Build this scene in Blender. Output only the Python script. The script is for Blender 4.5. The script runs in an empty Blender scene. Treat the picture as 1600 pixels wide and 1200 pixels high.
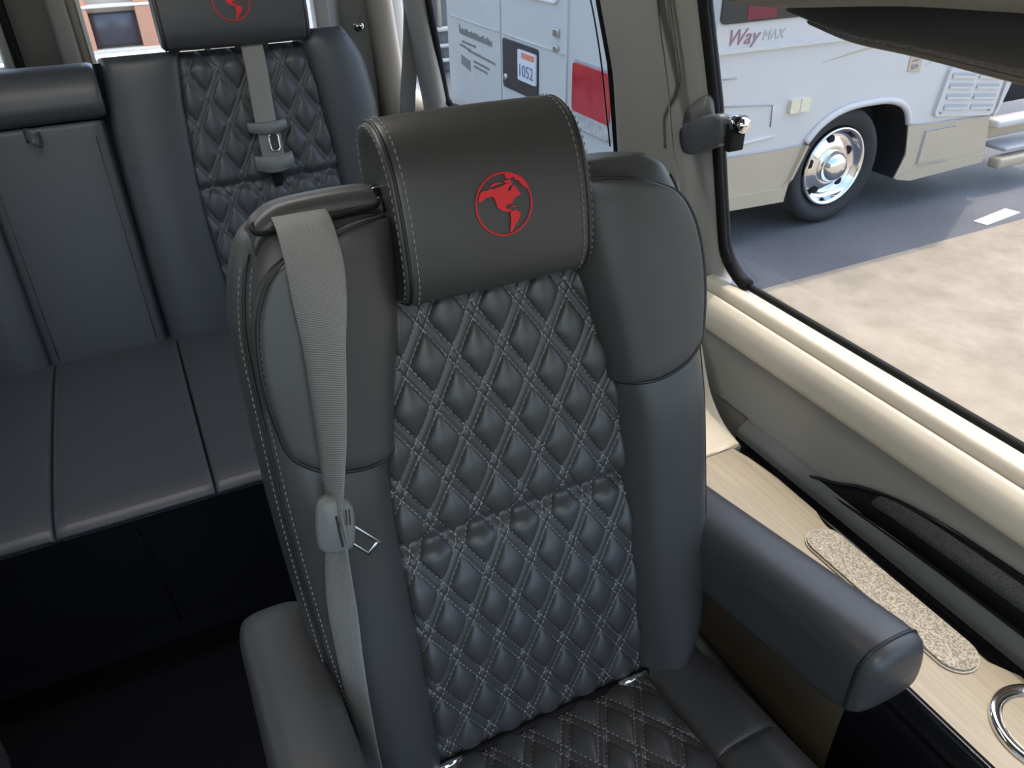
import bpy, bmesh, math, random
import numpy as np
from mathutils import Vector, Matrix
random.seed(4)
SC = bpy.context.scene
COL = SC.collection
# ------------------------------------------------------------------ camera
def unit(v):
    v = np.array(v, float); return v/np.linalg.norm(v)
FPX = 1214.0
ax_r = unit([85-800, 790, FPX])
ax_l = np.array([3000.0, 850.0, FPX]); ax_l = unit(ax_l-ax_r*ax_l.dot(ax_r))
ax_u = -np.cross(ax_l, ax_r)
if ax_u[1] < 0: ax_u = -ax_u
MW = np.array([ax_l, ax_r, ax_u])          # camera (right, up, forward) -> world
CAMPOS = np.array([0, 0, 1.40])
cd = bpy.data.cameras.new('camera'); cam = bpy.data.objects.new('camera', cd); COL.objects.link(cam)
r_, u_, f_ = MW@[1, 0, 0], MW@[0, 1, 0], MW@[0, 0, 1]
cam.matrix_world = Matrix(((r_[0], u_[0], -f_[0], 0), (r_[1], u_[1], -f_[1], 0), (r_[2], u_[2], -f_[2], 1.40), (0, 0, 0, 1)))
cd.sensor_width = 36; cd.lens = 36*FPX/1600; cd.clip_start = 0.02; cd.clip_end = 200
SC.camera = cam
# ------------------------------------------------------------------ light
SUN = unit([0.33, 0.20, 1.0])
wd = bpy.data.worlds.new('world'); SC.world = wd; wd.use_nodes = True
nt = wd.node_tree; bg = nt.nodes['Background']
sky = nt.nodes.new('ShaderNodeTexSky'); sky.sky_type = 'NISHITA'; sky.sun_disc = False
sky.sun_elevation = math.asin(SUN[2]); sky.sun_rotation = math.atan2(SUN[0], SUN[1])
sky.dust_density = 2.5; sky.air_density = 1.0
nt.links.new(sky.outputs[0], bg.inputs[0]); bg.inputs[1].default_value = 0.42
sd = bpy.data.lights.new('sun', 'SUN'); sd.energy = 1.75; sd.angle = math.radians(0.6); sd.color = (1, 0.90, 0.75)
so = bpy.data.objects.new('sun', sd); COL.objects.link(so)
so.rotation_euler = Vector(SUN).to_track_quat('Z', 'Y').to_euler()
SC.view_settings.view_transform = 'Standard'; SC.view_settings.look = 'None'
SC.view_settings.gamma = 1.0; SC.view_settings.use_curve_mapping = False
SC.view_settings.exposure = 1.55

# ------------------------------------------------------------------ materials
def mat(name, col, rough=0.5, metal=0.0, spec=0.5, bump=None, var=None, coat=0.0):
    """bump=(scale,strength,distance) noise relief; var=(scale,amount,colour2) slow colour variation"""
    m = bpy.data.materials.new(name); m.use_nodes = True
    t = m.node_tree; b = t.nodes['Principled BSDF']
    b.inputs['Base Color'].default_value = (*col, 1); b.inputs['Roughness'].default_value = rough
    b.inputs['Metallic'].default_value = metal; b.inputs['Specular IOR Level'].default_value = spec
    b.inputs['Coat Weight'].default_value = coat
    tc = t.nodes.new('ShaderNodeTexCoord')
    if bump:
        n = t.nodes.new('ShaderNodeTexNoise'); n.inputs['Scale'].default_value = bump[0]; n.inputs['Detail'].default_value = 3
        bp = t.nodes.new('ShaderNodeBump'); bp.inputs['Strength'].default_value = bump[1]; bp.inputs['Distance'].default_value = bump[2]
        t.links.new(tc.outputs['Object'], n.inputs['Vector']); t.links.new(n.outputs[0], bp.inputs['Height']); t.links.new(bp.outputs[0], b.inputs['Normal'])
    if var:
        n = t.nodes.new('ShaderNodeTexNoise'); n.inputs['Scale'].default_value = var[0]; n.inputs['Detail'].default_value = 6
        rp = t.nodes.new('ShaderNodeValToRGB'); rp.color_ramp.elements[0].position = 0.5-var[1]; rp.color_ramp.elements[1].position = 0.5+var[1]
        rp.color_ramp.elements[0].color = (*col, 1); rp.color_ramp.elements[1].color = (*var[2], 1)
        t.links.new(tc.outputs['Object'], n.inputs['Vector']); t.links.new(n.outputs[0], rp.inputs[0]); t.links.new(rp.outputs[0], b.inputs['Base Color'])
    return m
def glass(name, tint, gloss=0.03):
    m = bpy.data.materials.new(name); m.use_nodes = True; t = m.node_tree
    for n in list(t.nodes):
        if n.type == 'BSDF_PRINCIPLED': t.nodes.remove(n)
    out = t.nodes['Material Output']
    tr = t.nodes.new('ShaderNodeBsdfTransparent'); tr.inputs[0].default_value = (*tint, 1)
    gl = t.nodes.new('ShaderNodeBsdfGlossy'); gl.inputs['Roughness'].default_value = 0.02
    lw_ = t.nodes.new('ShaderNodeLayerWeight'); pw = t.nodes.new('ShaderNodeMath'); pw.operation = 'POWER'; pw.inputs[1].default_value = 5
    fr = t.nodes.new('ShaderNodeMath'); fr.operation = 'MULTIPLY_ADD'; fr.inputs[1].default_value = 0.5; fr.inputs[2].default_value = gloss
    t.links.new(lw_.outputs['Facing'], pw.inputs[0]); t.links.new(pw.outputs[0], fr.inputs[0])
    mx = t.nodes.new('ShaderNodeMixShader')
    t.links.new(fr.outputs[0], mx.inputs[0]); t.links.new(tr.outputs[0], mx.inputs[1]); t.links.new(gl.outputs[0], mx.inputs[2]); t.links.new(mx.outputs[0], out.inputs[0])
    return m
def emit(name, col, s):
    m = bpy.data.materials.new(name); m.use_nodes = True
    b = m.node_tree.nodes['Principled BSDF']; b.inputs['Emission Color'].default_value = (*col, 1); b.inputs['Emission Strength'].default_value = s
    return m
def webbing(name, c1, c2):
    m = mat(name, c1, 0.55, spec=0.3); t = m.node_tree; b = t.nodes['Principled BSDF']
    tc = [n for n in t.nodes if n.type == 'TEX_COORD'][0]
    w = t.nodes.new('ShaderNodeTexWave'); w.wave_type = 'BANDS'; w.bands_direction = 'DIAGONAL'; w.inputs['Scale'].default_value = 210; w.inputs['Distortion'].default_value = 0.6
    rp = t.nodes.new('ShaderNodeValToRGB'); rp.color_ramp.elements[0].color = (*c1, 1); rp.color_ramp.elements[1].color = (*c2, 1)
    bp = t.nodes.new('ShaderNodeBump'); bp.inputs['Strength'].default_value = 0.35; bp.inputs['Distance'].default_value = 0.001
    t.links.new(tc.outputs['Object'], w.inputs['Vector']); t.links.new(w.outputs[0], rp.inputs[0]); t.links.new(rp.outputs[0], b.inputs['Base Color'])
    t.links.new(w.outputs[0], bp.inputs['Height']); t.links.new(bp.outputs[0], b.inputs['Normal'])
    return m
M = {}
LG = (330, 0.12, 0.0008)
M['leather'] = mat('black_leather', (0.050, 0.0495, 0.049), 0.42, spec=0.52, bump=LG, var=(5, 0.3, (0.057, 0.056, 0.055)))
M['bench_leather'] = mat('bench_leather', (0.047, 0.050, 0.057), 0.43, spec=0.52, bump=LG, var=(5, 0.3, (0.053, 0.056, 0.064)))
M['thread'] = mat('grey_thread', (0.30, 0.30, 0.30), 0.7)
M['thread_mid'] = mat('mid_grey_thread', (0.22, 0.22, 0.21), 0.7)
M['thread_dark'] = mat('dark_thread', (0.11, 0.11, 0.12), 0.7)
M['piping'] = mat('black_piping', (0.012, 0.012, 0.013), 0.5)
M['red'] = mat('red_embroidery', (0.72, 0.022, 0.032), 0.6, bump=(900, 0.4, 0.001))
M['web'] = webbing('grey_webbing', (0.165, 0.162, 0.156), (0.29, 0.284, 0.272))
M['plastic'] = mat('grey_plastic', (0.16, 0.165, 0.165), 0.45, bump=(500, 0.1, 0.0005))
M['dark_plastic'] = mat('dark_plastic', (0.03, 0.03, 0.034), 0.4, bump=(500, 0.1, 0.0005))
M['slate'] = mat('slate_plastic', (0.075, 0.078, 0.09), 0.42, bump=(600, 0.1, 0.0005))
M['gloss_black'] = mat('gloss_black', (0.008, 0.008, 0.009), 0.12)
M['chrome'] = mat('chrome', (0.85, 0.85, 0.86), 0.08, metal=1)
M['steel'] = mat('brushed_steel', (0.5, 0.5, 0.5), 0.25, metal=1)
M['carpet'] = mat('black_carpet', (0.008, 0.008, 0.010), 0.95, spec=0.1, bump=(900, 0.8, 0.003))
M['skirt'] = mat('black_cloth_skirt', (0.010, 0.010, 0.012), 0.9, spec=0.15, bump=LG)
M['trim'] = mat('greige_trim', (0.29, 0.282, 0.258), 0.5, bump=(700, 0.15, 0.0006))
M['trim_dark'] = mat('dark_taupe_trim', (0.12, 0.115, 0.10), 0.55, bump=(700, 0.15, 0.0006))
M['trim_mid'] = mat('taupe_trim', (0.30, 0.27, 0.225), 0.5, bump=(700, 0.15, 0.0006))
M['panel'] = mat('grey_door_panel', (0.25, 0.235, 0.205), 0.45, bump=(700, 0.12, 0.0006))
M['panel_lo'] = mat('charcoal_trim', (0.13, 0.13, 0.12), 0.45, bump=(700, 0.12, 0.0006))
M['cream'] = mat('cream_vinyl', (0.52, 0.46, 0.36), 0.45, bump=(500, 0.15, 0.0008), var=(14, 0.3, (0.56, 0.50, 0.395)))
M['felt'] = mat('grey_felt', (0.07, 0.068, 0.06), 0.9, bump=(900, 1.0, 0.002), var=(600, 0.12, (0.16, 0.155, 0.14)))
M['sand'] = mat('textured_sand_pad', (0.28, 0.245, 0.195), 0.8, bump=(420, 1.0, 0.004), var=(420, 0.10, (0.60, 0.54, 0.45)))
M['rubber'] = mat('black_rubber', (0.005, 0.005, 0.005), 0.7, spec=0.25)
M['headliner'] = mat('grey_headliner', (0.28, 0.275, 0.235), 0.9, bump=(900, 0.4, 0.001))
M['brown_edge'] = mat('taupe_leather_edge', (0.17, 0.14, 0.115), 0.6, bump=LG)
M['white_line'] = mat('pale_edge', (0.75, 0.73, 0.68), 0.5)
M['bronze'] = mat('bronze_gloss_panel', (0.11, 0.085, 0.055), 0.22, spec=0.7)
def wood():
    m = mat('pale_oak_laminate', (0.50, 0.42, 0.31), 0.42); t = m.node_tree; b = t.nodes['Principled BSDF']
    tc = [n for n in t.nodes if n.type == 'TEX_COORD'][0]
    mp = t.nodes.new('ShaderNodeMapping'); mp.inputs['Scale'].default_value = (160, 6, 40)
    n = t.nodes.new('ShaderNodeTexNoise'); n.inputs['Scale'].default_value = 1.0; n.inputs['Detail'].default_value = 5; n.inputs['Distortion'].default_value = 0.5
    rp = t.nodes.new('ShaderNodeValToRGB'); rp.color_ramp.elements[0].position = 0.3; rp.color_ramp.elements[1].position = 0.7
    rp.color_ramp.elements[0].color = (0.27, 0.225, 0.165, 1); rp.color_ramp.elements[1].color = (0.35, 0.295, 0.22, 1)
    t.links.new(tc.outputs['Object'], mp.inputs[0]); t.links.new(mp.outputs[0], n.inputs[0]); t.links.new(n.outputs[0], rp.inputs[0]); t.links.new(rp.outputs[0], b.inputs['Base Color'])
    return m
M['wood'] = wood()
M['glass'] = glass('tinted_glass', (0.665, 0.67, 0.66)); M['dim_glass'] = glass('dimmed_left_glass', (0.40, 0.41, 0.40)); M['clear'] = glass('clear_glass', (0.95, 0.96, 0.95))
M['lamp'] = emit('fill_diffuser', (1, 0.97, 0.92), 3.0)  # glow for the fill bars added under the ceiling
M['rv_white'] = mat('rv_white', (0.62, 0.60, 0.57), 0.4); M['rv_beige'] = mat('rv_beige', (0.50, 0.42, 0.30), 0.5)
M['rv_line'] = mat('rv_grey_line', (0.42, 0.43, 0.45), 0.5); M['rv_cream'] = mat('rv_cream_lens', (0.78, 0.72, 0.52), 0.3)
M['dark_glass'] = mat('dark_window', (0.03, 0.032, 0.035), 0.08); M['maroon'] = mat('maroon_curtain', (0.17, 0.02, 0.03), 0.6)
M['tyre'] = mat('tyre_rubber', (0.028, 0.027, 0.027), 0.75, bump=(60, 0.3, 0.004)); M['void'] = mat('wheel_arch_black', (0.01, 0.01, 0.011), 0.9)
M['van_white'] = mat('van_white', (0.60, 0.615, 0.58), 0.35, bump=(30, 0.05, 0.002)); M['lens_red'] = mat('red_lens', (0.42, 0.015, 0.03), 0.15, var=(9, 0.2, (0.55, 0.05, 0.05)))
M['lens_clear'] = mat('clear_lens', (0.62, 0.62, 0.58), 0.15, var=(25, 0.2, (0.35, 0.35, 0.34))); M['ink'] = mat('grey_ink', (0.22, 0.23, 0.22), 0.6)
M['plate_white'] = mat('plate_white', (0.75, 0.77, 0.82), 0.5); M['plate_red'] = mat('plate_orange', (0.75, 0.28, 0.16), 0.5); M['plate_ink'] = mat('plate_ink', (0.20, 0.22, 0.28), 0.6)
M['script_red'] = mat('script_red', (0.33, 0.20, 0.21), 0.5); M['script_grey'] = mat('script_grey', (0.50, 0.52, 0.50), 0.5); M['tag_brown'] = mat('tag_brown', (0.55, 0.44, 0.31), 0.6)
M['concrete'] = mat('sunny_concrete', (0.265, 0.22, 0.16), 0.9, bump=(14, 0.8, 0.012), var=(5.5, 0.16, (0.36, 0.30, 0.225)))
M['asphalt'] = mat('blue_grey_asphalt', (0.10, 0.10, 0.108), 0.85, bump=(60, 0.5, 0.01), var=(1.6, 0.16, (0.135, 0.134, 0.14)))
M['paint'] = mat('worn_road_paint', (0.55, 0.55, 0.53), 0.8)
M['terra'] = mat('terracotta_wall', (0.55, 0.26, 0.15), 0.8, bump=(8, 0.3, 0.01)); M['shade_glass'] = mat('shop_glass', (0.05, 0.045, 0.05), 0.3); M['stucco'] = mat('tan_stucco', (0.55, 0.47, 0.36), 0.85, bump=(20, 0.3, 0.01))
M['grey_wall'] = mat('grey_wall', (0.20, 0.20, 0.22), 0.7)
# ------------------------------------------------------------------ helpers
BASE = {}
def empty(name, loc, label=None, cat=None, kind=None, group=None):
    o = bpy.data.objects.new(name, None); COL.objects.link(o); o.location = loc; o.empty_display_size = 0.05
    BASE[o.name] = np.array(loc, float); props(o, label, cat, kind, group); return o
def props(o, label=None, cat=None, kind=None, group=None):
    for k, v in (('label', label), ('category', cat), ('kind', kind), ('group', group)):
        if v: o[k] = v
def obj(name, VF, m, parent=None, smooth=True, label=None, cat=None, kind=None, group=None, ang=None):
    V, F = VF; V = np.asarray(V, float)
    if parent is not None: b = BASE[parent.name]; loc = (0, 0, 0)
    else: b = np.array([(V[:, 0].min()+V[:, 0].max())/2, (V[:, 1].min()+V[:, 1].max())/2, V[:, 2].min()]); loc = tuple(b)
    me = bpy.data.meshes.new(name); me.from_pydata((V-b).tolist(), [], F); me.validate(); me.update()
    bm = bmesh.new(); bm.from_mesh(me); bmesh.ops.recalc_face_normals(bm, faces=bm.faces); bm.to_mesh(me); bm.free()
    o = bpy.data.objects.new(name, me); COL.objects.link(o); me.materials.append(M[m])
    o.location = loc; BASE[o.name] = b
    if parent is not None: o.parent = parent
    if smooth:
        me.polygons.foreach_set('use_smooth', [True]*len(me.polygons))
        if ang: me.set_sharp_from_angle(angle=math.radians(ang))
    props(o, label, cat, kind, group); return o
def join(*vfs):
    V, F, n = [], [], 0
    for v, f in vfs:
        v = np.asarray(v, float); V.append(v); F += [tuple(i+n for i in q) for q in f]; n += len(v)
    return np.vstack(V), F
def crom(P, n, closed=False, axis=0, ten=0.5):
    P = np.moveaxis(np.asarray(P, float), axis, 0); k = len(P); out = []
    segs = k if closed else k-1
    for i in range(segs):
        if closed: p0, p1, p2, p3 = P[(i-1) % k], P[i], P[(i+1) % k], P[(i+2) % k]
        else: p0, p1, p2, p3 = P[max(i-1, 0)], P[i], P[i+1], P[min(i+2, k-1)]
        # non-uniform tangents keep long/short spans from overshooting
        def dd(a, b): return np.linalg.norm((b-a).reshape(-1, P.shape[-1]), axis=1).mean()+1e-6
        d1, d2, d3 = dd(p0, p1), dd(p1, p2), dd(p2, p3)
        m1 = (p2-p1)*0.5+(p1-p0)*0.5*min(1, d2/d1) if d1 > 1e-5 else (p2-p1)*0.5
        m2 = (p2-p1)*0.5+(p3-p2)*0.5*min(1, d2/d3) if d3 > 1e-5 else (p2-p1)*0.5
        for j in range(n):
            t = j/n; h = (2*t**3-3*t**2+1, t**3-2*t**2+t, -2*t**3+3*t**2, t**3-t**2)
            out.append(h[0]*p1+h[1]*m1+h[2]*p2+h[3]*m2)
    if not closed: out.append(P[-1])
    return np.moveaxis(np.array(out), 0, axis)
def grid(G, closed=False, caps=False):
    S, C, _ = G.shape; V = G.reshape(-1, 3); F = []
    for i in range(S-1):
        for j in range(C if closed else C-1):
            j2 = (j+1) % C; F.append((i*C+j, i*C+j2, (i+1)*C+j2, (i+1)*C+j))
    if caps:
        n = len(V); V = np.vstack([V, G[0].mean(0), G[-1].mean(0)])
        for j in range(C):
            j2 = (j+1) % C; F.append((n, j2, j)); F.append((n+1, (S-1)*C+j, (S-1)*C+j2))
    return V, F
def loft(K, nc=5, ns=5, closed=True, caps=True):
    K = np.asarray(K, float); return grid(crom(crom(K, nc, closed, 1), ns, False, 0), closed, caps and closed)
def tube(path, r, n=8, closed=False, sm=0):
    P = np.asarray(path, float)
    if sm: P = crom(P, sm, closed)
    k = len(P); R = []; prev = None
    for i in range(k):
        a = P[(i-1) % k] if closed or i else P[i]; b = P[(i+1) % k] if closed or i < k-1 else P[i]
        t = unit(b-a+1e-12); ref = prev if prev is not None else (np.array([0, 0, 1.0]) if abs(t[2]) < 0.9 else np.array([1.0, 0, 0]))
        x = unit(ref-t*ref.dot(t)); y = np.cross(t, x); prev = x
        R.append([P[i]+r*(math.cos(q)*x+math.sin(q)*y) for q in np.linspace(0, 2*math.pi, n, endpoint=False)])
    R = np.array(R)
    if closed: R = np.concatenate([R, R[:1]])
    return grid(R, True, not closed)
def rbox(c, s, r=0.005, seg=3, fr=None):
    bm = bmesh.new(); bmesh.ops.create_cube(bm, size=1)
    for v in bm.verts: v.co = Vector((v.co.x*s[0], v.co.y*s[1], v.co.z*s[2]))
    if r: bmesh.ops.bevel(bm, geom=list(bm.edges), offset=min(r, min(s)*0.49), segments=seg, affect='EDGES', profile=0.5)
    V = np.array([v.co[:] for v in bm.verts]); bm.verts.index_update(); F = [tuple(v.index for v in f.verts) for f in bm.faces]; bm.free()
    if fr is not None: V = V@np.array(fr, float)
    return V+np.array(c, float), F
def prism(pts, fn, t0, t1):
    """pts 2D outline (any polygon), fn(a,b,t)->xyz"""
    n = len(pts); V = [fn(a, b, t0) for a, b in pts]+[fn(a, b, t1) for a, b in pts]
    F = [tuple(range(n)), tuple(range(2*n-1, n-1, -1))]+[(i, (i+1) % n, n+(i+1) % n, n+i) for i in range(n)]
    return np.array(V, float), F
def stadium(cx, cy, hx, hy, n=8):
    """outline of a stadium / rounded rect with full-radius ends along the longer half axis"""
    r = min(hx, hy); pts = []
    for k, (sx, sy) in enumerate(((1, 1), (-1, 1), (-1, -1), (1, -1))):
        for q in np.linspace(k*math.pi/2, (k+1)*math.pi/2, n):
            pts.append((cx+sx*(hx-r)+r*math.cos(q), cy+sy*(hy-r)+r*math.sin(q)))
    return pts
def rrect(x0, x1, y0, y1, r, n=5):
    pts = []
    for k, (cx, cy) in enumerate(((x1-r, y1-r), (x0+r, y1-r), (x0+r, y0+r), (x1-r, y0+r))):
        for q in np.linspace(k*math.pi/2, (k+1)*math.pi/2, n): pts.append((cx+r*math.cos(q), cy+r*math.sin(q)))
    return pts
def lathe(prof, c, axis, n=40):
    """prof list of (radius, along axis)"""
    axis = unit(axis); x = unit(np.cross(axis, [0.3, 0.2, 1])); y = np.cross(axis, x); c = np.array(c, float)
    G = np.array([[c+axis*a+r*(math.cos(q)*x+math.sin(q)*y) for q in np.linspace(0, 2*math.pi, n, endpoint=False)] for r, a in prof])
    return grid(G, True)
def ribbon(path, dirs, hw, th=0.0012, sm=8):
    P = crom(np.array(path, float), sm); D = crom(np.array(dirs, float), sm); H = crom(np.array(hw, float)[:, None], sm)[:, 0]
    G = []
    for i in range(len(P)):
        t = unit(P[min(i+1, len(P)-1)]-P[max(i-1, 0)]); d = unit(D[i]-t*D[i].dot(t)); n = np.cross(t, d)
        G.append([P[i]+d*H[i]*a+n*th*b*(1-0.25*abs(a)) for a, b in ((-1, 0), (-.96, 1), (-.5, 1), (0, 1), (.5, 1), (.96, 1), (1, 0), (.96, -1), (0, -1), (-.96, -1))])
    return grid(np.array(G), True, True)
def stitches(path, nrm, dash=0.0048, gap=0.0022, wd=0.0011, th=0.0009):
    """dashes of thread laid along a polyline; nrm(i)->normal or constant vector"""
    P = np.asarray(path, float); L = np.concatenate([[0], np.cumsum(np.linalg.norm(np.diff(P, axis=0), axis=1))])
    def at(s): return np.array([np.interp(s, L, P[:, k]) for k in range(3)])
    nr = np.asarray(nrm, float); V, F = [], []; s = gap
    while s+dash < L[-1]:
        a, b = at(s), at(s+dash); t = unit(b-a)
        n = nr if nr.ndim == 1 else np.array([np.interp(s, L, nr[:, k]) for k in range(3)])
        n = unit(n-t*n.dot(t)); x = np.cross(t, n)*wd/2; m = (a+b)/2+n*th; k = len(V)
        V += [a+x*.6, a-x*.6, m+x, m-x, b+x*.6, b-x*.6]
        # low arch of thread with closed sides
        lo = [(a+b)/2-n*th*.5+x, (a+b)/2-n*th*.5-x]; V += lo
        F += [(k, k+2, k+3, k+1), (k+2, k+4, k+5, k+3), (k, k+6, k+2), (k+6, k+4, k+2), (k+1, k+3, k+7), (k+7, k+3, k+5)]
        s += dash+gap
    return np.array(V) if V else np.zeros((0, 3)), F
def quilt(parent, fn, uL, uR, v0, v1, lat, base, H=0.008, nu=170, nv=300, g=0.0056, m='leather', th='thread', name='quilted_panel', margin=0.004, edge=0.014, drop=0.016):
    """pillowed diamond quilting over (u,v); fn(u,v,w)->xyz, lat=(u0,v0,du,dv)"""
    lu, lv, du, dv = lat; D = 1/math.sqrt(du**-2+dv**-2)
    def surf(u, v):
        a = (u-lu)/du+(v-lv)/dv; b = (u-lu)/du-(v-lv)/dv
        da, db = np.abs(a-np.round(a))*D, np.abs(b-np.round(b))*D
        def p(d): return np.sin(np.clip((d-g)/(D/2-g), 0, 1)*math.pi/2)**0.72
        h = H*np.sqrt(p(da)*p(db))*1.0
        ch = 0.0016*(np.clip(1-(da/g)**2, 0, 1)+np.clip(1-(db/g)**2, 0, 1))
        gr = -0.0006*(np.exp(-((da-g)/0.0013)**2)+np.exp(-((db-g)/0.0013)**2))
        e = np.minimum(u-uL(v), uR(v)-u); ed = -drop*np.clip(1-e/edge, 0, 1)**2
        return h+ch+gr+ed+base(u, v)
    vv = np.linspace(v0, v1, nv+1); G = np.zeros((nv+1, nu+1, 3))
    for i, v in enumerate(vv):
        u = np.linspace(uL(v), uR(v), nu+1); w = surf(u, np.full_like(u, v))
        for j in range(nu+1): G[i, j] = fn(u[j], v, w[j])
    pan = obj(name, grid(G), m, parent)
    parts = []
    for fam in (1, -1):
        for k in range(-40, 41):
            for off in (-g, g):
                cst = k+off/D      # (u-lu)/du + fam (v-lv)/dv = cst
                v_ = np.arange(v0+0.002, v1-0.002, 0.0012); u_ = lu+du*(cst-fam*(v_-lv)/dv)
                ok = np.array([(uL(b)+margin < a < uR(b)-margin) for a, b in zip(u_, v_)])
                if ok.sum() < 8: continue
                u2, v2 = u_[ok], v_[ok]; w2 = surf(u2, v2)+0.0013
                parts.append(stitches([fn(a, b, c) for a, b, c in zip(u2, v2, w2)], unit(fn(0, v0, 1)-fn(0, v0, 0))))
    parts = [p for p in parts if len(p[0])]
    obj('stitching', join(*parts), th, pan, smooth=False, kind='stuff', label='double rows of grey diamond stitching')
    return pan, surf
def interp(tab):
    xs, ys = zip(*sorted(tab)); return lambda v: np.interp(v, xs, ys)
def sinterp(tab, n=8):
    xs, ys = zip(*sorted(tab)); P = crom(np.array([xs, ys]).T, n); return lambda v: np.interp(v, P[:, 0], P[:, 1])
def text(name, s, size, o, x, y, m, parent, depth=0.004, shear=0.0):
    """flat lettering at origin o along x (right) and y (up) world vectors"""
    c = bpy.data.curves.new(name, 'FONT'); c.body = s; c.size = size; c.shear = shear; c.extrude = depth/2; c.resolution_u = 3
    t = bpy.data.objects.new('tmp', c); COL.objects.link(t); dg = bpy.context.evaluated_depsgraph_get(); dg.update()
    me = bpy.data.meshes.new_from_object(t.evaluated_get(dg)); V = np.array([v.co[:] for v in me.vertices]); F = [tuple(p.vertices) for p in me.polygons]
    bpy.data.objects.remove(t); bpy.data.meshes.remove(me)
    x, y = unit(x), unit(y); z = np.cross(x, y)
    W = np.array(o, float)+V[:, :1]*x+V[:, 1:2]*y+V[:, 2:3]*z
    return obj(name, (W, F), m, parent, smooth=False)
def dup(o, parent=None, d=None):
    c = o.copy(); COL.objects.link(c); c.parent = parent
    for ch in list(o.children): dup(ch, c)
    return c

# ================================================================== SETTING: van shell
obj('floor', rbox((-.16, .55, -.02), (2.2, 4.6, .04), 0.002, 1), 'carpet', kind='structure', label='black carpeted van floor')
def wall_x(z):   # glass line of the body side, leaning in with height
    return .905-.085*max(0, z-.78)/.45
wr = empty('wall_right', (.9, .5, 0), 'grey and cream van side wall under and around the windows', kind='structure')
YF, YB = -1.55, 1.02
def strip(name, prof, m, parent, y0=YF, y1=YB, nc=6, ys=None, close=True, label=None):
    """profile (x,z) swept along y, closed behind"""
    ys = ys or (y0, y1); P = crom(np.array(prof, float), nc)
    back = [(P[-1][0]+.0, P[-1][1]), (P[0][0], P[0][1])]
    G = np.array([[(a, y, b) for a, b in P] for y in ys])
    return obj(name, grid(G), m, parent, label=label)
# structural backing
obj('outer_skin', rbox((.945, .58, .20), (.05, 4.3, 1.0), 0.01, 2), 'trim_dark', wr)
strip('lower_panel', [(.838, .606), (.848, .64), (.855, .68), (.856, .705), (.848, .722), (.846, .73)], 'panel', wr, y1=.99)
strip('lower_strip', [(.817, .575), (.819, .586), (.826, .594), (.835, .601), (.840, .608)], 'panel_lo', wr, y1=.80)
strip('groove_liner', [(.766, .597), (.768, .575), (.774, .560), (.795, .556), (.814, .562), (.819, .586)], 'gloss_black', wr, y1=.80)
strip('wall_base', [(.79, .552), (.80, .545), (.84, .40), (.88, .2), (.90, .01)], 'panel_lo', wr)
obj('rail_core', rbox((.875, -.275, .740), (.04, 2.5, .04), 0.01, 2), 'trim_dark', wr)
strip('sill_rail', [(.852, .716), (.840, .715), (.829, .722), (.824, .735), (.826, .752), (.834, .768), (.845, .776), (.851, .776), (.854, .772)], 'cream', wr, y1=.985, label='sunlit cream padded rail below the side window')
strip('sill_bead', [(.858, .768), (.859, .779), (.864, .788), (.872, .791), (.885, .791), (.893, .785), (.895, .775)], 'cream', wr, y1=.985)
strip('sill_groove', [(.853, .774), (.854, .768), (.859, .768), (.860, .774)], 'rubber', wr, y1=.985)
# concave end that sweeps the panel up to the pillar
e = []
for t in np.linspace(0, 1, 9):
    y = .80+.22*t; c = t*t
    e.append([(.845-.035*c, y, .52+.0*c), (.850-.03*c, y, .60), (.856-.025*c, y, .66), (.857-.02*c, y, .705+.01*c)])
obj('panel_end', grid(crom(crom(np.array(e), 4, False, 1), 2)), 'panel', wr)
# storage pocket: dark teardrop recess with felt pad
def wp(x): return lambda a, b, t: (x-t, a, b)
def panel_x(z): return np.interp(z, [.56, .606, .64, .68, .71], [.82, .838, .848, .855, .856])
po = [(.645, .594), (.60, .612), (.565, .630), (.50, .650), (.42, .662), (.30, .668), (-.4, .668), (-.4, .606), (.25, .606), (.40, .604), (.50, .600), (.585, .594)]
po = crom(np.array(po), 4, True)
rim = [(panel_x(b)-.0035, a, b) for a, b in po]
pk = obj('storage_pocket', prism([tuple(p) for p in po], lambda a, b, t: (panel_x(b)+t, a, b), -.0025, .012), 'rubber', wr, label='black teardrop storage slot in the door panel')
obj('pocket_rim', tube(rim, .0028, 6, True), 'gloss_black', pk)
fo = crom(np.array([(.535, .622), (.528, .640), (.46, .652), (.3, .658), (-.3, .658), (-.3, .634), (.3, .630), (.50, .624)]), 4, True)
obj('felt_liner', prism([tuple(p) for p in fo], lambda a, b, t: (panel_x(b)+t, a, b), -.006, .004), 'felt', pk, label='grey speckled felt pad')
# rear part of the side wall (behind the pillar)
obj('rear_side_panel', loft([[(.80, y, .0), (.80, y, .5), (.83, y, .72), (.85, y, .80), (.90, y, .80), (.91, y, .0)] for y in (1.0, 1.5, 2.0, 2.75)], 3, 2), 'panel', wr)
# upper trim over the windows
up = []
for y, zb in ((-1.55, 1.33), (0.2, 1.312), (.36, 1.297), (.48, 1.288), (.61, 1.279), (.78, 1.258), (.90, 1.246), (1.0, 1.252), (1.2, 1.28), (1.6, 1.30), (2.75, 1.30)):
    x = wall_x(zb)
    up.append([(x+.03, y, zb+.02), (x-.03-.035*(y < .85), y, zb), (x-.045-.05*(y < .85), y, zb+.008), (x-.06-.055*(y < .85), y, zb+.04), (x-.14, y, zb+.2), (x-.2, y, 1.70), (x-.3, y, 1.78), (x+.05, y, 1.80)])
obj('trim_6', loft(up, 3, 3), 'headliner', kind='structure', label='grey cloth headliner edge over the window')
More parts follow.
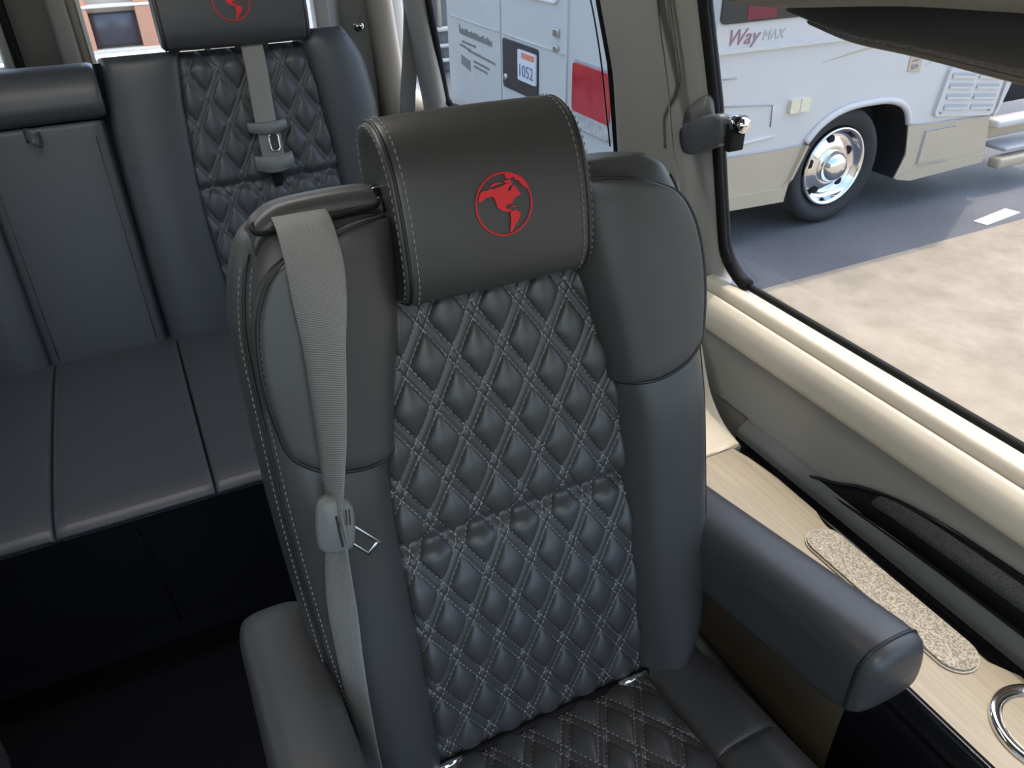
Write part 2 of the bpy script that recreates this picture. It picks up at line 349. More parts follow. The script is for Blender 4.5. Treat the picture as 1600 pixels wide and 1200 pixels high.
# pillar between the windows
def pillar(name, secs, m, label):
    return obj(name, loft(secs, 4, 4), m, kind='structure', label=label, ang=60)
yf = sinterp([(.70, .972), (.83, .974), (.94, .983), (1.09, .992), (1.225, 1.012), (1.4, 1.03), (1.75, 1.06)])
yr = sinterp([(.70, 1.30), (.91, 1.30), (1.09, 1.288), (1.20, 1.305), (1.4, 1.33), (1.75, 1.36)])
sec = []
for z in (.70, .80, .91, 1.0, 1.09, 1.16, 1.225, 1.32, 1.5, 1.75):
    a, b = yf(z), yr(z); x = wall_x(z)
    sec.append([(x+.01, a, z), (x-.012, a-.004, z), (x-.024, a+.012, z), (x-.029, a+.04, z), (x-.036, a+.055, z), (x-.040, (a+b)/2-.02, z), (x-.038, b-.09, z), (x-.035, b-.05, z), (x-.012, b-.01, z), (x+.01, b, z), (x+.02, (a+b)/2, z)])
tp = pillar('trim_1', sec, 'trim', 'greige window pillar trim behind the front seat')
# moulded groove on pillar
gp = [(wall_x(z)-.0385, yf(z)+d, z) for z, d in ((1.45, .05), (1.30, .046), (1.235, .042), (1.16, .040), (1.122, .042), (1.10, .055), (1.075, .078), (1.05, .095), (1.0, .10))]
obj('moulded_groove', tube(gp, .0032, 8, sm=5), 'trim_dark', tp)
# window 1: large front side window with black seal
def winpane(name, outline, m, parent):   # outline (y,z)
    return obj(name, prism(outline, lambda a, b, t: (wall_x(b)+t, a, b), 0, .004), m, parent, smooth=False)
w1 = empty('window_1', (.9, 0, .78), 'large tinted side window with black rubber seal beside the front seat', kind='structure')
o1 = [(-1.45, .795), (.90, .795)]+[(.90+.075*math.sin(q), .87-.075*math.cos(q)) for q in np.linspace(.15, 1.5, 8)]+[(yf(z)-.003, z) for z in (.94, 1.0, 1.09, 1.16, 1.225, 1.30)]+[(1.0, 1.38), (-1.45, 1.38)]
winpane('pane', o1, 'glass', w1)
sp = [(wall_x(b)-.006, a, b) for a, b in o1]
def seal(path, hw, m, parent, name='rubber_seal'):
    return obj(name, tube(path, hw, 8), m, parent)
seal(sp[2:-2], .012, 'rubber', w1); seal([(x+.004, y, z-.002) for x, y, z in sp[:4]], .0065, 'rubber', w1)
seal([(x-.010, y-(.012 if z > .83 else 0), z+(.010 if z < .83 else 0)) for x, y, z in sp[5:-2]], .006, 'rubber', w1, 'seal_lip')
# window 2: rear side window behind the pillar
w2 = empty('window_2', (.9, 1.8, .78), 'rear side window behind the pillar with a white van outside', kind='structure')
lw = sinterp([(.75, 2.27), (.844, 2.268), (.93, 2.256), (1.094, 2.234), (1.3, 2.22)])
o2 = [(1.26, .80), (2.22, .80)]+[(lw(z), z) for z in (.83, .9, 1.0, 1.1, 1.2, 1.3)]+[(1.26, 1.36)]
winpane('pane', o2, 'glass', w2)
seal([(wall_x(b)-.004, a, b) for a, b in o2[1:-1]], .010, 'rubber', w2)
seal([(wall_x(z)-.006, yr(z)-.0, z) for z in (.80, .9, 1.0, 1.1, 1.2, 1.3)], .010, 'rubber', w2)
obj('inner_glass_edge', tube([(wall_x(z)-.002, y, z) for z, y in ((1.36, 1.42), (1.215, 1.352), (1.1, 1.335), (1.0, 1.335), (.93, 1.335))], .0018, 6, sm=4), 'gloss_black', w2)
# rear corner trims
def column(name, xa, xb, y, m, label, lean=.0, dp=.09, z0=.5, z1=1.76):
    s = []
    for z in np.linspace(z0, z1, 8):
        o = -lean*(z-1.05); a, b = xa+o, xb+o
        s.append([(a, y+dp, z), (a, y+.02, z), (a+.012, y, z), ((a+b)/2, y-.006, z), (b-.012, y, z), (b, y+.02, z), (b, y+dp, z)])
    return obj(name, loft(s, 4, 2), m, kind='structure', label=label, ang=60)
column('trim_2', .630, .740, 2.43, 'trim_dark', 'dark taupe corner trim with a chrome stud, behind the bench', -.02)
column('trim_3', .722, .800, 2.40, 'trim_mid', 'taupe rounded corner trim beside the hanging belt', .08)
column('trim_4', .812, .862, 2.25, 'trim', 'greige rear window pillar trim', .13, .10)
column('trim_5', .775, .850, 2.46, 'trim', 'pale trim strip behind the hanging belt', .02)
# rear wall with two door windows
rw = empty('wall_rear', (-.16, 2.75, 0), 'rear doors wall of the van', kind='structure')
obj('lower_panel', rbox((-.16, 2.78, .47), (2.15, .06, .95), .01, 2), 'trim', rw)
obj('side_panel', rbox((.79, 2.77, 1.3), (.30, .06, 1.0), .01, 2), 'trim', rw)
obj('side_panel', rbox((-1.11, 2.77, 1.3), (.20, .06, 1.0), .01, 2), 'trim', rw)
obj('top_panel', rbox((-.16, 2.78, 1.70), (2.15, .06, .2), .01, 2), 'headliner', rw)
def vpost(name, x0, x1, y, d, m, parent, lean=.16, z0=.90, z1=1.65):
    s = [[(x0-lean*(z-.95)*.0, y+d, z), (x0, y+.01, z), (x0+.008, y, z), (x1-.008, y, z), (x1, y+.01, z), (x1, y+d, z)] for z in np.linspace(z0, z1, 4)]
    return obj(name, loft(s, 3, 2), m, parent, ang=50)
vpost('door_post', -.225, -.085, 2.735, .06, 'trim_dark', rw)
vpost('door_post_trim', -.112, -.062, 2.715, .05, 'trim', rw)
vpost('door_post_trim', -.262, -.232, 2.715, .05, 'trim', rw)
vpost('door_seal', -.236, -.213, 2.712, .04, 'rubber', rw)
vpost('door_post_edge', -.062, -.034, 2.725, .05, 'trim_mid', rw)
vpost('bright_edge', -.034, -.029, 2.722, .05, 'white_line', rw)
for k, (x0, x1) in enumerate(((-.03, .64), (-1.0, -.265))):
    w = empty('window_%d' % (k+3), ((x0+x1)/2, 2.77, .95), ('right' if k == 0 else 'left')+' rear door window behind the bench', kind='structure')
    obj('pane', rbox(((x0+x1)/2, 2.775, 1.28), (x1-x0, .004, .68), 0, 1), 'clear', w, smooth=False)
    obj('window_ledge', rbox(((x0+x1)/2, 2.765, .945), (x1-x0, .07, .02), .006, 2), 'white_line', w)
# ceiling, left wall, front
obj('ceiling', rbox((-.16, .55, 1.80), (2.1, 4.5, .04), .004, 1), 'headliner', kind='structure', label='grey cloth van ceiling')
wl = empty('wall_left', (-1.2, .5, 0), 'left van side wall with windows', kind='structure')
obj('lower_panel', rbox((-1.22, .55, .37), (.06, 4.5, .74), .01, 2), 'panel', wl)
obj('upper_panel', rbox((-1.19, .55, 1.66), (.06, 4.5, .28), .01, 2), 'headliner', wl)
for y in (-1.6, -.75, 1.15, 2.6): obj('window_post', rbox((-1.21, y, 1.12), (.06, .14, .9), .01, 2), 'trim', wl)
w5 = empty('window_5', (-1.22, .5, .75), 'left side windows of the van', kind='structure')
obj('pane', rbox((-1.22, .5, 1.13), (.004, 4.2, .8), 0, 1), 'dim_glass', w5, smooth=False)  # unseen left panes tinted dark to hold back light from that side
wf = empty('wall_front', (-.16, -1.65, 0), 'front bulkhead and dash below the windshield', kind='structure')
obj('dash', rbox((-.16, -1.65, .42), (2.1, .12, .84), .03, 3), 'dark_plastic', wf)
obj('header', rbox((-.16, -1.6, 1.73), (2.1, .12, .14), .02, 2), 'headliner', wf)
for x in (-1.17, .86): obj('windshield_post', rbox((x, -1.63, 1.25), (.08, .10, .85), .02, 2), 'trim', wf)
w6 = empty('window_6', (-.16, -1.68, .84), 'windshield at the front of the van', kind='structure')
obj('pane', rbox((-.16, -1.68, 1.25), (1.96, .004, .84), 0, 1), 'clear', w6, smooth=False)
# unseen lamp bars added to brighten the cabin
for k, (y, lb) in enumerate(((-.35, 'unseen fill lamp bar added over the front of the cabin'), (1.15, 'unseen fill lamp bar added over the aisle before the bench'))):
    cl = empty('fill_light_bar', (-.16, y, 1.78), lb, 'lamp', group='added fill lamp bars')
    obj('housing', rbox((-.16, y, 1.772), (1.0, .20, .016), .006, 2), 'plastic', cl)
    obj('diffuser', rbox((-.16, y, 1.762), (.94, .15, .008), .003, 2), 'lamp', cl)
    ad = bpy.data.lights.new('fill_lamp', 'AREA'); ad.shape = 'RECTANGLE'; ad.size = .94; ad.size_y = .15; ad.energy = (1.6, 0.9)[k]; ad.color = (1, .97, .93)
    ao = bpy.data.objects.new('fill_lamp', ad); COL.objects.link(ao); ao.parent = cl; ao.location = (0, 0, -.03)

# ================================================================== OUTDOORS
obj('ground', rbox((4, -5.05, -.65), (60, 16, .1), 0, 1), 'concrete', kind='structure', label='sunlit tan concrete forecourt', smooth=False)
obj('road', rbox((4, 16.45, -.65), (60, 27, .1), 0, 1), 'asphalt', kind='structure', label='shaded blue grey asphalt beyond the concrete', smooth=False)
obj('road_mark', prism([(4.95, 2.985), (5.35, 3.03), (5.33, 3.13), (4.93, 3.075)], lambda a, b, t: (a, b, t), -.6, -.596), 'paint', label='worn pale paint patch on the asphalt', cat='road marking', smooth=False)
# ---- motorhome
YV = 3.5
rv = empty('motorhome', (4.2, 4.4, -.6), 'white motorhome with beige skirt parked outside the side window', 'motorhome')
def rvp(a, b, t): return (a, YV+t, b)
arch = [(4.585, -.02), (4.545, .06), (4.47, .12), (4.34, .155), (4.14, .16), (4.0, .15), (3.89, .12), (3.78, .06), (3.70, -.02)]
obj('body', prism([(2.92, -.01), (2.92, .57), (2.92, 2.35), (5.40, 2.35), (5.50, .30), (5.49, .17), (5.44, -.03), (5.40, -.06), (4.80, -.035)]+arch, rvp, 0, .30), 'rv_white', rv, smooth=False)
obj('body_core', rbox((4.2, 4.75, .95), (2.5, 1.9, 2.75), .05, 2), 'rv_white', rv)
obj('upper_ridge', prism([(2.92, .565), (2.92, .585), (4.7, .572), (5.4, .562), (5.4, .545), (4.7, .552)], rvp, -.02, .01), 'rv_white', rv, smooth=False)
sk = obj('skirt', prism([(2.92, -.012), (3.70, -.022), (3.66, -.15), (3.615, -.29), (3.60, -.355), (3.55, -.335), (2.92, -.32)], rvp, -.008, .25), 'rv_beige', rv, smooth=False)
obj('skirt_lip', prism([(2.92, -.25), (3.56, -.262), (3.63, -.22), (3.715, -.025), (3.695, -.02), (3.60, -.25), (3.585, -.355), (2.92, -.33)], rvp, -.03, .05), 'rv_beige', sk, smooth=False)
s2 = obj('skirt', prism([(4.59, -.02), (4.80, -.037), (5.40, -.062), (5.46, -.30), (5.44, -.38), (4.72, -.40), (4.585, -.37), (4.64, -.22)], rvp, -.008, .25), 'rv_beige', rv, smooth=False)
obj('skirt_lip', prism([(4.585, -.375), (4.72, -.33), (5.44, -.315), (5.44, -.385), (4.72, -.405)], rvp, -.03, .05), 'rv_beige', s2, smooth=False)
obj('access_hatch', prism(rrect(4.77, 5.06, -.30, -.085, .012), rvp, -.018, 0), 'rv_beige', s2, smooth=False)
def frame_line(name, pts, r, m, parent, closed=False, off=-.004):
    return obj(name, tube([rvp(a, b, off) for a, b in pts], r, 6, closed), m, parent)
frame_line('hatch_gap', rrect(4.765, 5.065, -.305, -.08, .012), .005, 'rv_line', s2, True, -.01)
frame_line('skirt_seam', [(2.92, -.010), (3.70, -.020)], .006, 'rv_line', rv)
frame_line('skirt_seam', [(4.60, -.02), (4.80, -.036), (5.40, -.061)], .006, 'rv_line', rv)
obj('wheel_arch_flare', tube([rvp(a, b+.012, -.008) for a, b in arch], .022, 8, sm=4), 'rv_white', rv)
obj('wheel_well', prism([(4.62, -.36), (4.60, -.02), (4.55, .07), (4.47, .13), (4.34, .17), (4.14, .17), (4.0, .16), (3.89, .13), (3.77, .06), (3.68, -.02), (3.60, -.34)], rvp, .28, .9), 'void', rv, smooth=False)
aw = [(4.575, -.372), (4.63, -.22), (4.585, -.03)]+[(a*.99+.041, b-.008) for a, b in arch[1:-1]]+[(3.71, -.03), (3.67, -.15), (3.61, -.335)]
obj('wheel_well_liner', loft([[rvp(a, b, t) for a, b in aw] for t in (-.002, .3, .6)], 3, 1, False), 'void', rv)
obj('underbody', rbox((4.25, 4.4, -.28), (2.5, .9, .28), .02, 2), 'void', rv)
# wheel
wc = (4.04, YV+.04, -.222)
wh = obj('tyre', lathe([(.235, .06), (.25, .02), (.275, .0), (.32, -.018), (.355, -.012), (.372, .012), (.379, .05), (.379, .16), (.36, .2), (.25, .22), (.235, .2)], wc, (0, 1, 0), 56), 'tyre', rv)
rm = obj('wheel_rim', lathe([(.252, .005), (.250, -.012), (.238, -.012), (.226, .005), (.218, .04), (.20, .055), (.175, .05), (.135, .028), (.11, .022), (.10, .03), (.098, -.005), (.085, -.03), (.06, -.05), (.03, -.058), (.001, -.06)], wc, (0, 1, 0), 56), 'chrome', rv)
for k in range(5):
    q = math.radians(98+72*k); c = (wc[0]+.168*math.cos(q), wc[1]+.043, wc[2]+.168*math.sin(q))
    obj('hand_hole', lathe([(.001, -.006), (.026, -.006), (.030, 0), (.030, .01), (.001, .01)], c, (0, 1, 0), 14), 'void', rm)
# vent panel
vp = obj('vent_panel', prism([(4.80, .03), (4.835, .30), (4.86, .33), (5.39, .27), (5.41, .24), (5.40, -.035), (5.37, -.05), (4.82, .01)], rvp, -.022, 0), 'rv_white', rv, smooth=False)
for r in range(4):
    for c in range(2):
        x0 = 4.865+c*.27; x1 = x0+.235; zz = .265-.066*r-.03*c
        obj('louvre_slot', prism([(x0, zz-.012), (x1, zz-.038), (x1, zz-.010), (x0, zz+.016)], rvp, -.026, -.020), 'rv_line', vp, smooth=False)
        obj('louvre_slat', prism([(x0, zz-.016), (x1, zz-.042), (x1, zz-.030), (x0, zz-.004)], rvp, -.034, -.020), 'rv_white', vp, smooth=False)
for a, b in ((4.85, .035), (5.34, -.005)): obj('screw', lathe([(.001, -.008), (.012, -.006), (.013, 0)], rvp(a, b, -.022), (0, 1, 0), 10), 'steel', vp)
obj('corner_strip', prism([(5.40, -.06), (5.44, -.03), (5.49, .17), (5.50, .30), (5.44, .30), (5.42, .0)], rvp, -.03, .02), 'rv_white', rv, smooth=False)
# side details
frame_line('hatch_line', [(2.92, .295), (3.39, .252), (3.40, .125)], .004, 'rv_line', rv)
frame_line('body_crease', [(3.0, .432), (3.10, .43)], .004, 'rv_line', rv)
ml = obj('marker_lamp', prism(rrect(3.515, 3.665, .188, .268, .01), rvp, -.025, 0), 'rv_cream', rv, smooth=False)
obj('lamp_divider', prism([(3.587, .19), (3.593, .19), (3.593, .266), (3.587, .266)], rvp, -.028, 0), 'rv_white', ml, smooth=False)
obj('accent_stripe', prism([(3.72, .45), (4.24, .508), (4.24, .52), (3.95, .485)], rvp, -.003, 0), 'rv_beige', rv, smooth=False)
obj('accent_stripe', prism([(4.60, .345), (4.77, .385), (4.77, .40), (4.68, .37)], rvp, -.003, 0), 'rv_line', rv, smooth=False)
obj('lower_crease', tube([rvp(2.95, .04, .002), rvp(3.45, .065, .002)], .012, 6), 'rv_white', rv)
tg = obj('number_tag', prism([(4.455, .325), (4.565, .31), (4.560, .425), (4.45, .445)], rvp, -.006, 0), 'tag_brown', rv, smooth=False)
text('tag_number', '15', .075, rvp(4.475, .405, -.008), (.05, 0, -1), (1, 0, .05), 'plate_ink', tg, .003)
text('body_lettering', 'Way', .115, rvp(2.985, .602, -.002), (1, 0, 0), (0, 0, 1), 'script_red', rv, .006, .35)
text('body_lettering', 'MAX', .072, rvp(3.235, .612, -.002), (1, 0, 0), (0, 0, 1), 'script_grey', rv, .006, .2)
wn = obj('side_window', prism(rrect(2.93, 3.75, .712, 1.25, .03), rvp, -.012, 0), 'dark_glass', rv, smooth=False)
obj('curtain', prism([(3.10, .725), (3.30, .722), (3.30, 1.2), (3.10, 1.2)], rvp, -.014, -.010), 'maroon', wn, smooth=False)
# cab step
st = obj('cab_step', rbox((5.86, YV+.02, -.13), (.76, .12, .06), .02, 2), 'rv_white', rv)
obj('step_side', rbox((5.86, YV+.10, -.20), (.76, .08, .12), .01, 2), 'rv_beige', st)
obj('step_tread', rbox((5.90, YV+.02, -.31), (.62, .20, .03), .01, 2), 'rv_line', st)
obj('step_bumper', rbox((5.90, YV-.05, -.40), (.72, .10, .08), .02, 2), 'rv_beige', st)
obj('reflection_block', rbox((5.95, YV+.35, .15), (.9, .4, .42), .04, 2), 'void', rv)  # dark box standing in for the valance's reflection in the window
# ---- cargo van: its rear doors face the window
XV = 2.6
cv = empty('cargo_van', (XV+.13, 5.2, -.6), 'white cargo van with red tail lamp seen past the headrest', 'van')
def cvp(a, b, t): return (XV+t, a, b)
obj('rear_body', prism(rrect(3.93, 6.50, -.25, 1.5, .06), cvp, 0, .26), 'van_white', cv, smooth=False)
obj('bumper', rbox((XV-.03, 5.2, -.33), (.12, 2.5, .14), .03, 2), 'dark_plastic', cv)
for y in (4.3, 6.2): obj('mud_flap', rbox((XV+.2, y, -.42), (.03, .3, .36), .004, 1), 'rubber', cv)
for y0, y1 in ((5.46, 6.42), (4.50, 5.44)):
    dr = obj('rear_door', prism(rrect(y0, y1, -.2, 1.42, .04), cvp, -.014, 0), 'van_white', cv, smooth=False)
    obj('swage_line', tube([cvp(y0+.02, .437, -.016), cvp(y1-.02, .437, -.016)], .006, 6), 'van_white', dr)
    obj('door_window', prism(rrect(y0+.12, y1-.10, .74, 1.3, .06), cvp, -.02, -.01), 'dark_glass', dr, smooth=False)
    obj('window_rim', tube([cvp(a, b, -.016) for a, b in rrect(y0+.10, y1-.08, .715, 1.32, .07)], .014, 6, True), 'white_line', dr)
hg = obj('door_hinge', rbox(cvp(4.62, .55, -.02), (.03, .07, .05), .008, 2), 'steel', cv); obj('door_hinge', rbox(cvp(4.62, .455, -.02), (.03, .06, .04), .008, 2), 'steel', cv)
pl = obj('plate_recess', prism(rrect(4.865, 5.41, .08, .41, .025), cvp, -.022, 0), 'dark_plastic', cv, smooth=False)
pp = obj('licence_plate', prism(rrect(4.88, 5.15, .175, .375, .012), cvp, -.032, -.022), 'plate_white', pl, smooth=False)
obj('plate_band', prism([(4.90, .325), (5.09, .325), (5.09, .362), (4.90, .362)], cvp, -.034, -.031), 'plate_red', pl, smooth=False)
text('plate_number', '1052', .115, cvp(5.14, .205, -.034), (0, -1, 0), (0, 0, 1), 'plate_ink', pl, .003)
obj('lock_button', lathe([(.001, -.012), (.022, -.01), (.025, 0)], cvp(5.36, .15, -.022), (1, 0, 0), 14), 'steel', pl)
# sign writing on the left door, too blurred to read: rows of small unreadable marks
def marks(y0, y1, z0, z1, n, h, m='ink'):
    r = random.Random(int(y0*991)); parts = []; y = y0; k = 0
    while y > y1:
        d = r.uniform(.012, .035); t = (y0-y)/(y0-y1); z = z0+(z1-z0)*t
        parts.append(prism([(y, z), (y-d, z), (y-d, z+h*r.uniform(.6, 1)), (y, z+h*r.uniform(.6, 1))], cvp, -.017, -.013)); y -= d+.008
    return join(*parts)
obj('sign_writing', join(marks(6.20, 5.62, .325, .315, 0, .055), marks(6.17, 5.92, .265, .262, 0, .02), marks(6.22, 6.0, .235, .222, 0, .02), marks(6.05, 5.56, .215, .195, 0, .022), marks(5.95, 5.68, .150, .140, 0, .02), marks(5.95, 5.70, .115, .105, 0, .018), prism([(6.20, .17), (6.02, .15), (6.02, .07), (6.20, .10)], cvp, -.017, -.013), prism([(6.225, .395), (6.205, .395), (6.19, .34), (6.21, .33)], cvp, -.017, -.013)), 'ink', cv, smooth=False, kind='stuff', label='blurred grey sign writing')
tl = obj('tail_lamp', prism(rrect(3.97, 4.395, .13, .415, .02), cvp, -.03, .0), 'lens_red', cv, smooth=False)
obj('reverse_lamp', prism(rrect(3.97, 4.375, .035, .13, .02), cvp, -.028, .0), 'lens_clear', tl, smooth=False)
obj('lamp_bezel', prism(rrect(3.955, 4.41, .02, .43, .025), cvp, -.012, .0), 'rv_line', tl, smooth=False)
# ---- far buildings
bd = empty('shop_building', (.4, 8, -.6), 'terracotta and tan shop front seen through the rear door window', 'building')
obj('wall', rbox((-.7, 8.3, .9), (4.4, .4, 3.0), .01, 1), 'stucco', bd)
obj('terracotta_pier', rbox((.50, 8.05, .6), (.34, .2, 2.4), .01, 1), 'terra', bd); obj('terracotta_pier', rbox((-.12, 8.05, .6), (.16, .2, 2.4), .01, 1), 'terra', bd)
obj('terracotta_pier', rbox((-2.2, 8.05, .6), (.8, .2, 2.4), .01, 1), 'terra', bd)
obj('shop_window', rbox((.14, 8.07, .31), (.40, .1, .26), .01, 1), 'shade_glass', bd); obj('lower_window', rbox((.15, 8.07, .07), (.44, .1, .10), .01, 1), 'shade_glass', bd)
obj('pale_band', rbox((.2, 8.0, .50), (1.4, .12, .022), .005, 1), 'white_line', bd); obj('pale_band', rbox((.2, 8.0, .14), (1.4, .12, .05), .005, 1), 'stucco', bd)
b2 = empty('grey_shed', (3.6, 9.3, -.6), 'grey shed with white rails at the far edge of the rear side window', 'building')
obj('wall', rbox((3.3, 9.4, .4), (1.6, .4, 2.0), .01, 1), 'grey_wall', b2)
for z, h in ((-.12, .05), (-.30, .04), (-.46, .04)): obj('rail', rbox((3.35, 9.15, z), (1.5, .06, h), .01, 1), 'white_line', b2)
obj('pale_post', rbox((3.56, 9.14, .15), (.04, .05, .5), .01, 1), 'stucco', b2)
# ================================================================== EMBLEM (red embroidered globe)
def emb(pts): return [((a-645)/330, (605-b)/368) for a, b in pts]
EMB = [emb(p) for p in (
 [(345, 520), (375, 530), (440, 492), (500, 485), (530, 500), (545, 560), (555, 620), (590, 660), (640, 690), (690, 702), (722, 695), (712, 672), (668, 662), (650, 632), (680, 608), (725, 610), (745, 590), (762, 555), (800, 535), (848, 520), (832, 480), (808, 430), (785, 400), (762, 408), (745, 440), (715, 462), (703, 445), (725, 410), (765, 385), (770, 358), (700, 368), (640, 385), (560, 403), (500, 400), (450, 412), (418, 400), (385, 425), (362, 465)],
 [(692, 250), (760, 245), (835, 285), (905, 345), (952, 430), (945, 472), (900, 442), (862, 392), (840, 350), (806, 342), (795, 302), (742, 318), (700, 305)],
 [(505, 362), (560, 338), (640, 345), (648, 360), (575, 362), (520, 378)],
 [(662, 325), (700, 335), (735, 325), (765, 345), (740, 362), (690, 360)],
 [(712, 702), (750, 688), (800, 708), (816, 760), (792, 812), (752, 862), (722, 902), (700, 945), (676, 945), (682, 900), (692, 850), (702, 790), (694, 735)],
 [(700, 628), (740, 636), (792, 644), (782, 656), (722, 648)])]
def emblem(parent, fn, R, surf_w):
    """fn(u,v,w)->xyz, centred on u=0,v=vc ; surf_w(v) height of leather"""
    ring = []
    for r0, r1 in ((1.0, .935), ):
        for q in np.linspace(0, 2*math.pi, 65):
            ring.append([fn(R*r0*math.cos(q), R*r0*math.sin(q), .0002), fn(R*(r0+r1)/2*math.cos(q), R*(r0+r1)/2*math.sin(q), .0016), fn(R*r1*math.cos(q), R*r1*math.sin(q), .0002)])
    e = obj('globe_emblem', grid(np.array(ring)), 'red', parent, label='red embroidered globe emblem showing the Americas')
    for p in EMB: obj('continent', prism([(a*R*.97, b*R*.97) for a, b in p], fn, .0002, .0013), 'red', e, smooth=False)
    return e
# ================================================================== CAPTAIN CHAIR
q14 = math.radians(14); P0 = np.array([.31, .555, .45])
sU, sV, sW = np.array([1., 0, 0]), np.array([0, math.sin(q14), math.cos(q14)]), np.array([0, -math.cos(q14), math.sin(q14)])
def S(u, v, w): return P0+sU*u+sV*v+sW*w
ch = empty('captain_chair', (.31, .45, 0), 'black leather captain chair with diamond quilted back, in front of the bench', 'chair', group='captain chairs')
uin = sinterp([(-.05, .155), (.03, .154), (.15, .152), (.25, .152), (.33, .153), (.40, .150), (.46, .141), (.52, .129), (.58, .114), (.64, .104), (.72, .095)])
hw = sinterp([(-.05, .215), (0, .232), (.05, .248), (.1, .256), (.2, .264), (.3, .268), (.4, .270), (.5, .268), (.6, .264), (.66, .250), (.69, .232), (.705, .205)])
# shell behind everything
sec = []
for v in (-.05, -.02, .05, .2, .4, .55, .63, .665, .683, .690):
    h = hw(min(v, .705))-.004; k = 1 if -.03 < v < .68 else .8
    sec.append([S(x*h, v, w) for x, w in ((-1, -.03), (-1.0, -.075*k), (-.95, -.115*k), (-.6, -.135*k), (0, -.14*k), (.6, -.135*k), (.95, -.115*k), (1, -.075*k), (1, -.03), (.8, -.018), (0, -.018), (-.8, -.018))])
obj('backrest_shell', loft(sec, 4, 4), 'leather', ch)
# quilted centre
def cbase(u, v):
    t = (v-.312)
    return .010*np.exp(-((v-.17)/.13)**2)+.006*np.exp(-((v-.46)/.1)**2)-.011*np.exp(-(t/.010)**2)-.003*np.exp(-(t/.03)**2)
qp, qsurf = quilt(ch, S, lambda v: -uin(v)-.006, lambda v: uin(v)+.006, -.012, .635, (-.024, .572, .0578, .0925), cbase, H=.0105, nu=190, nv=350)
# side bolsters (full height) and shoulder wings on top
for sd in (-1, 1):
    sec = []
    for v, f in ((-.018, .3), (-.008, .7), (.01, .9), (.05, 1), (.12, 1), (.2, 1), (.3, 1), (.4, 1), (.47, .8), (.52, .62), (.6, .58), (.655, .55), (.688, .42), (.702, .2)):
        a, b = uin(v)-.004, hw(v)+.002; m_ = (a+b)/2; fl = 1 if v > .03 else .97
        ring = [(a, -.02), (a+.004, .008*f), (a+.022, .036*f), (m_, .050*f), (b-.032, .046*f), (b-.010, .026*f), (b, -.008), (b+.001, -.05), (b-.01, -.09), (b-.05, -.10), (a, -.10)]
        sec.append([S(sd*x, v, w) for x, w in ring])
    sb = obj('side_bolster', loft(sec, 5, 5), 'leather', ch)
    # twin stitched seam along the outer edge
    for o_, w_ in (((.0035, .014), (.013, .031)) if sd < 0 else ()):
        pth = [S(sd*(hw(v)+.002-o_), v, (w_*f)+.0025) for v, f in [(v, np.interp(v, [0, .05, .4, .47, .52, .6, .655, .69], [.8, 1, 1, .8, .62, .58, .55, .4])) for v in np.linspace(.03, .665, 60)]]
        obj('seam_stitching', stitches(pth, sW*.7+sU*sd*.7, wd=.0009), 'thread_mid', sb, smooth=False, kind='stuff')
    obj('seam', tube([S(sd*(hw(v)+.002-.008), v, .0225*np.interp(v, [0, .05, .4, .47, .52, .6, .655, .69], [.8, 1, 1, .8, .62, .58, .55, .4])+.001) for v in np.linspace(.02, .675, 50)], .0016, 6), 'piping', sb)
    # wing
    wo = sinterp([(.44, .247), (.485, .253), (.53, .256), (.57, .255), (.61, .250), (.645, .240), (.67, .224), (.69, .196)])
    ts = (0, .012, .05, .15, .3, .45, .6, .75, .88, .95, .985, 1.0)
    SEC, PIP = [], []
    def wpt(sx, t, w, ui, uo):
        u = ui+(uo-ui)*sx; s_ = max(0, min(1, sx))
        vb = .446+.035*s_**4; vt = .692-.022*s_**2.5
        return S(sd*u, vb+(vt-vb)*t, w)
    for t in ts:
        vn = .45+.235*t; ui, uo = uin(vn)-.006, wo(vn)
        f = {0: .70, .012: .95, .985: .92, 1.0: .6}.get(t, 1.0)
        SEC.append([wpt(sx, t, w, ui, uo) for sx, w in ((0, -.015), (.02, .018*f), (.14, .041*f), (.40, .051*f), (.75, .0515*f), (.95, .048*f), (.985, .045*f), (1.008, .038*f), (1.015, .018*f), (1.0, -.03), (.6, -.05), (0, -.05))])
    wg = obj('shoulder_wing', loft(SEC, 5, 4), 'leather', ch)
    edge = [wpt(sx, .004, w, uin(.45)-.006, wo(.45)) for sx, w in ((.03, .017), (.2, .042), (.45, .0485), (.75, .0485), (.93, .046))]
    edge += [wpt(.992, t, .0445, uin(.45+.235*t)-.006, wo(.45+.235*t)) for t in (.04, .15, .3, .45, .6, .75, .88, .95)]
    edge += [wpt(sx, .992, w, uin(.685)-.006, wo(.685)) for sx, w in ((.9, .042), (.7, .046), (.4, .045), (.15, .036))]
    obj('wing_piping', tube(edge, .0024, 6, sm=4), 'piping', wg)
    up_ = crom(np.array(edge), 5); off = up_+sW*.0022
    inn = np.array([p+(S(sd*.19, .57, 0)-S(0, 0, 0)+P0-p)*.028 for p in off])
    obj('wing_stitching', stitches(inn, sW), 'thread_dark', wg, smooth=False, kind='stuff')
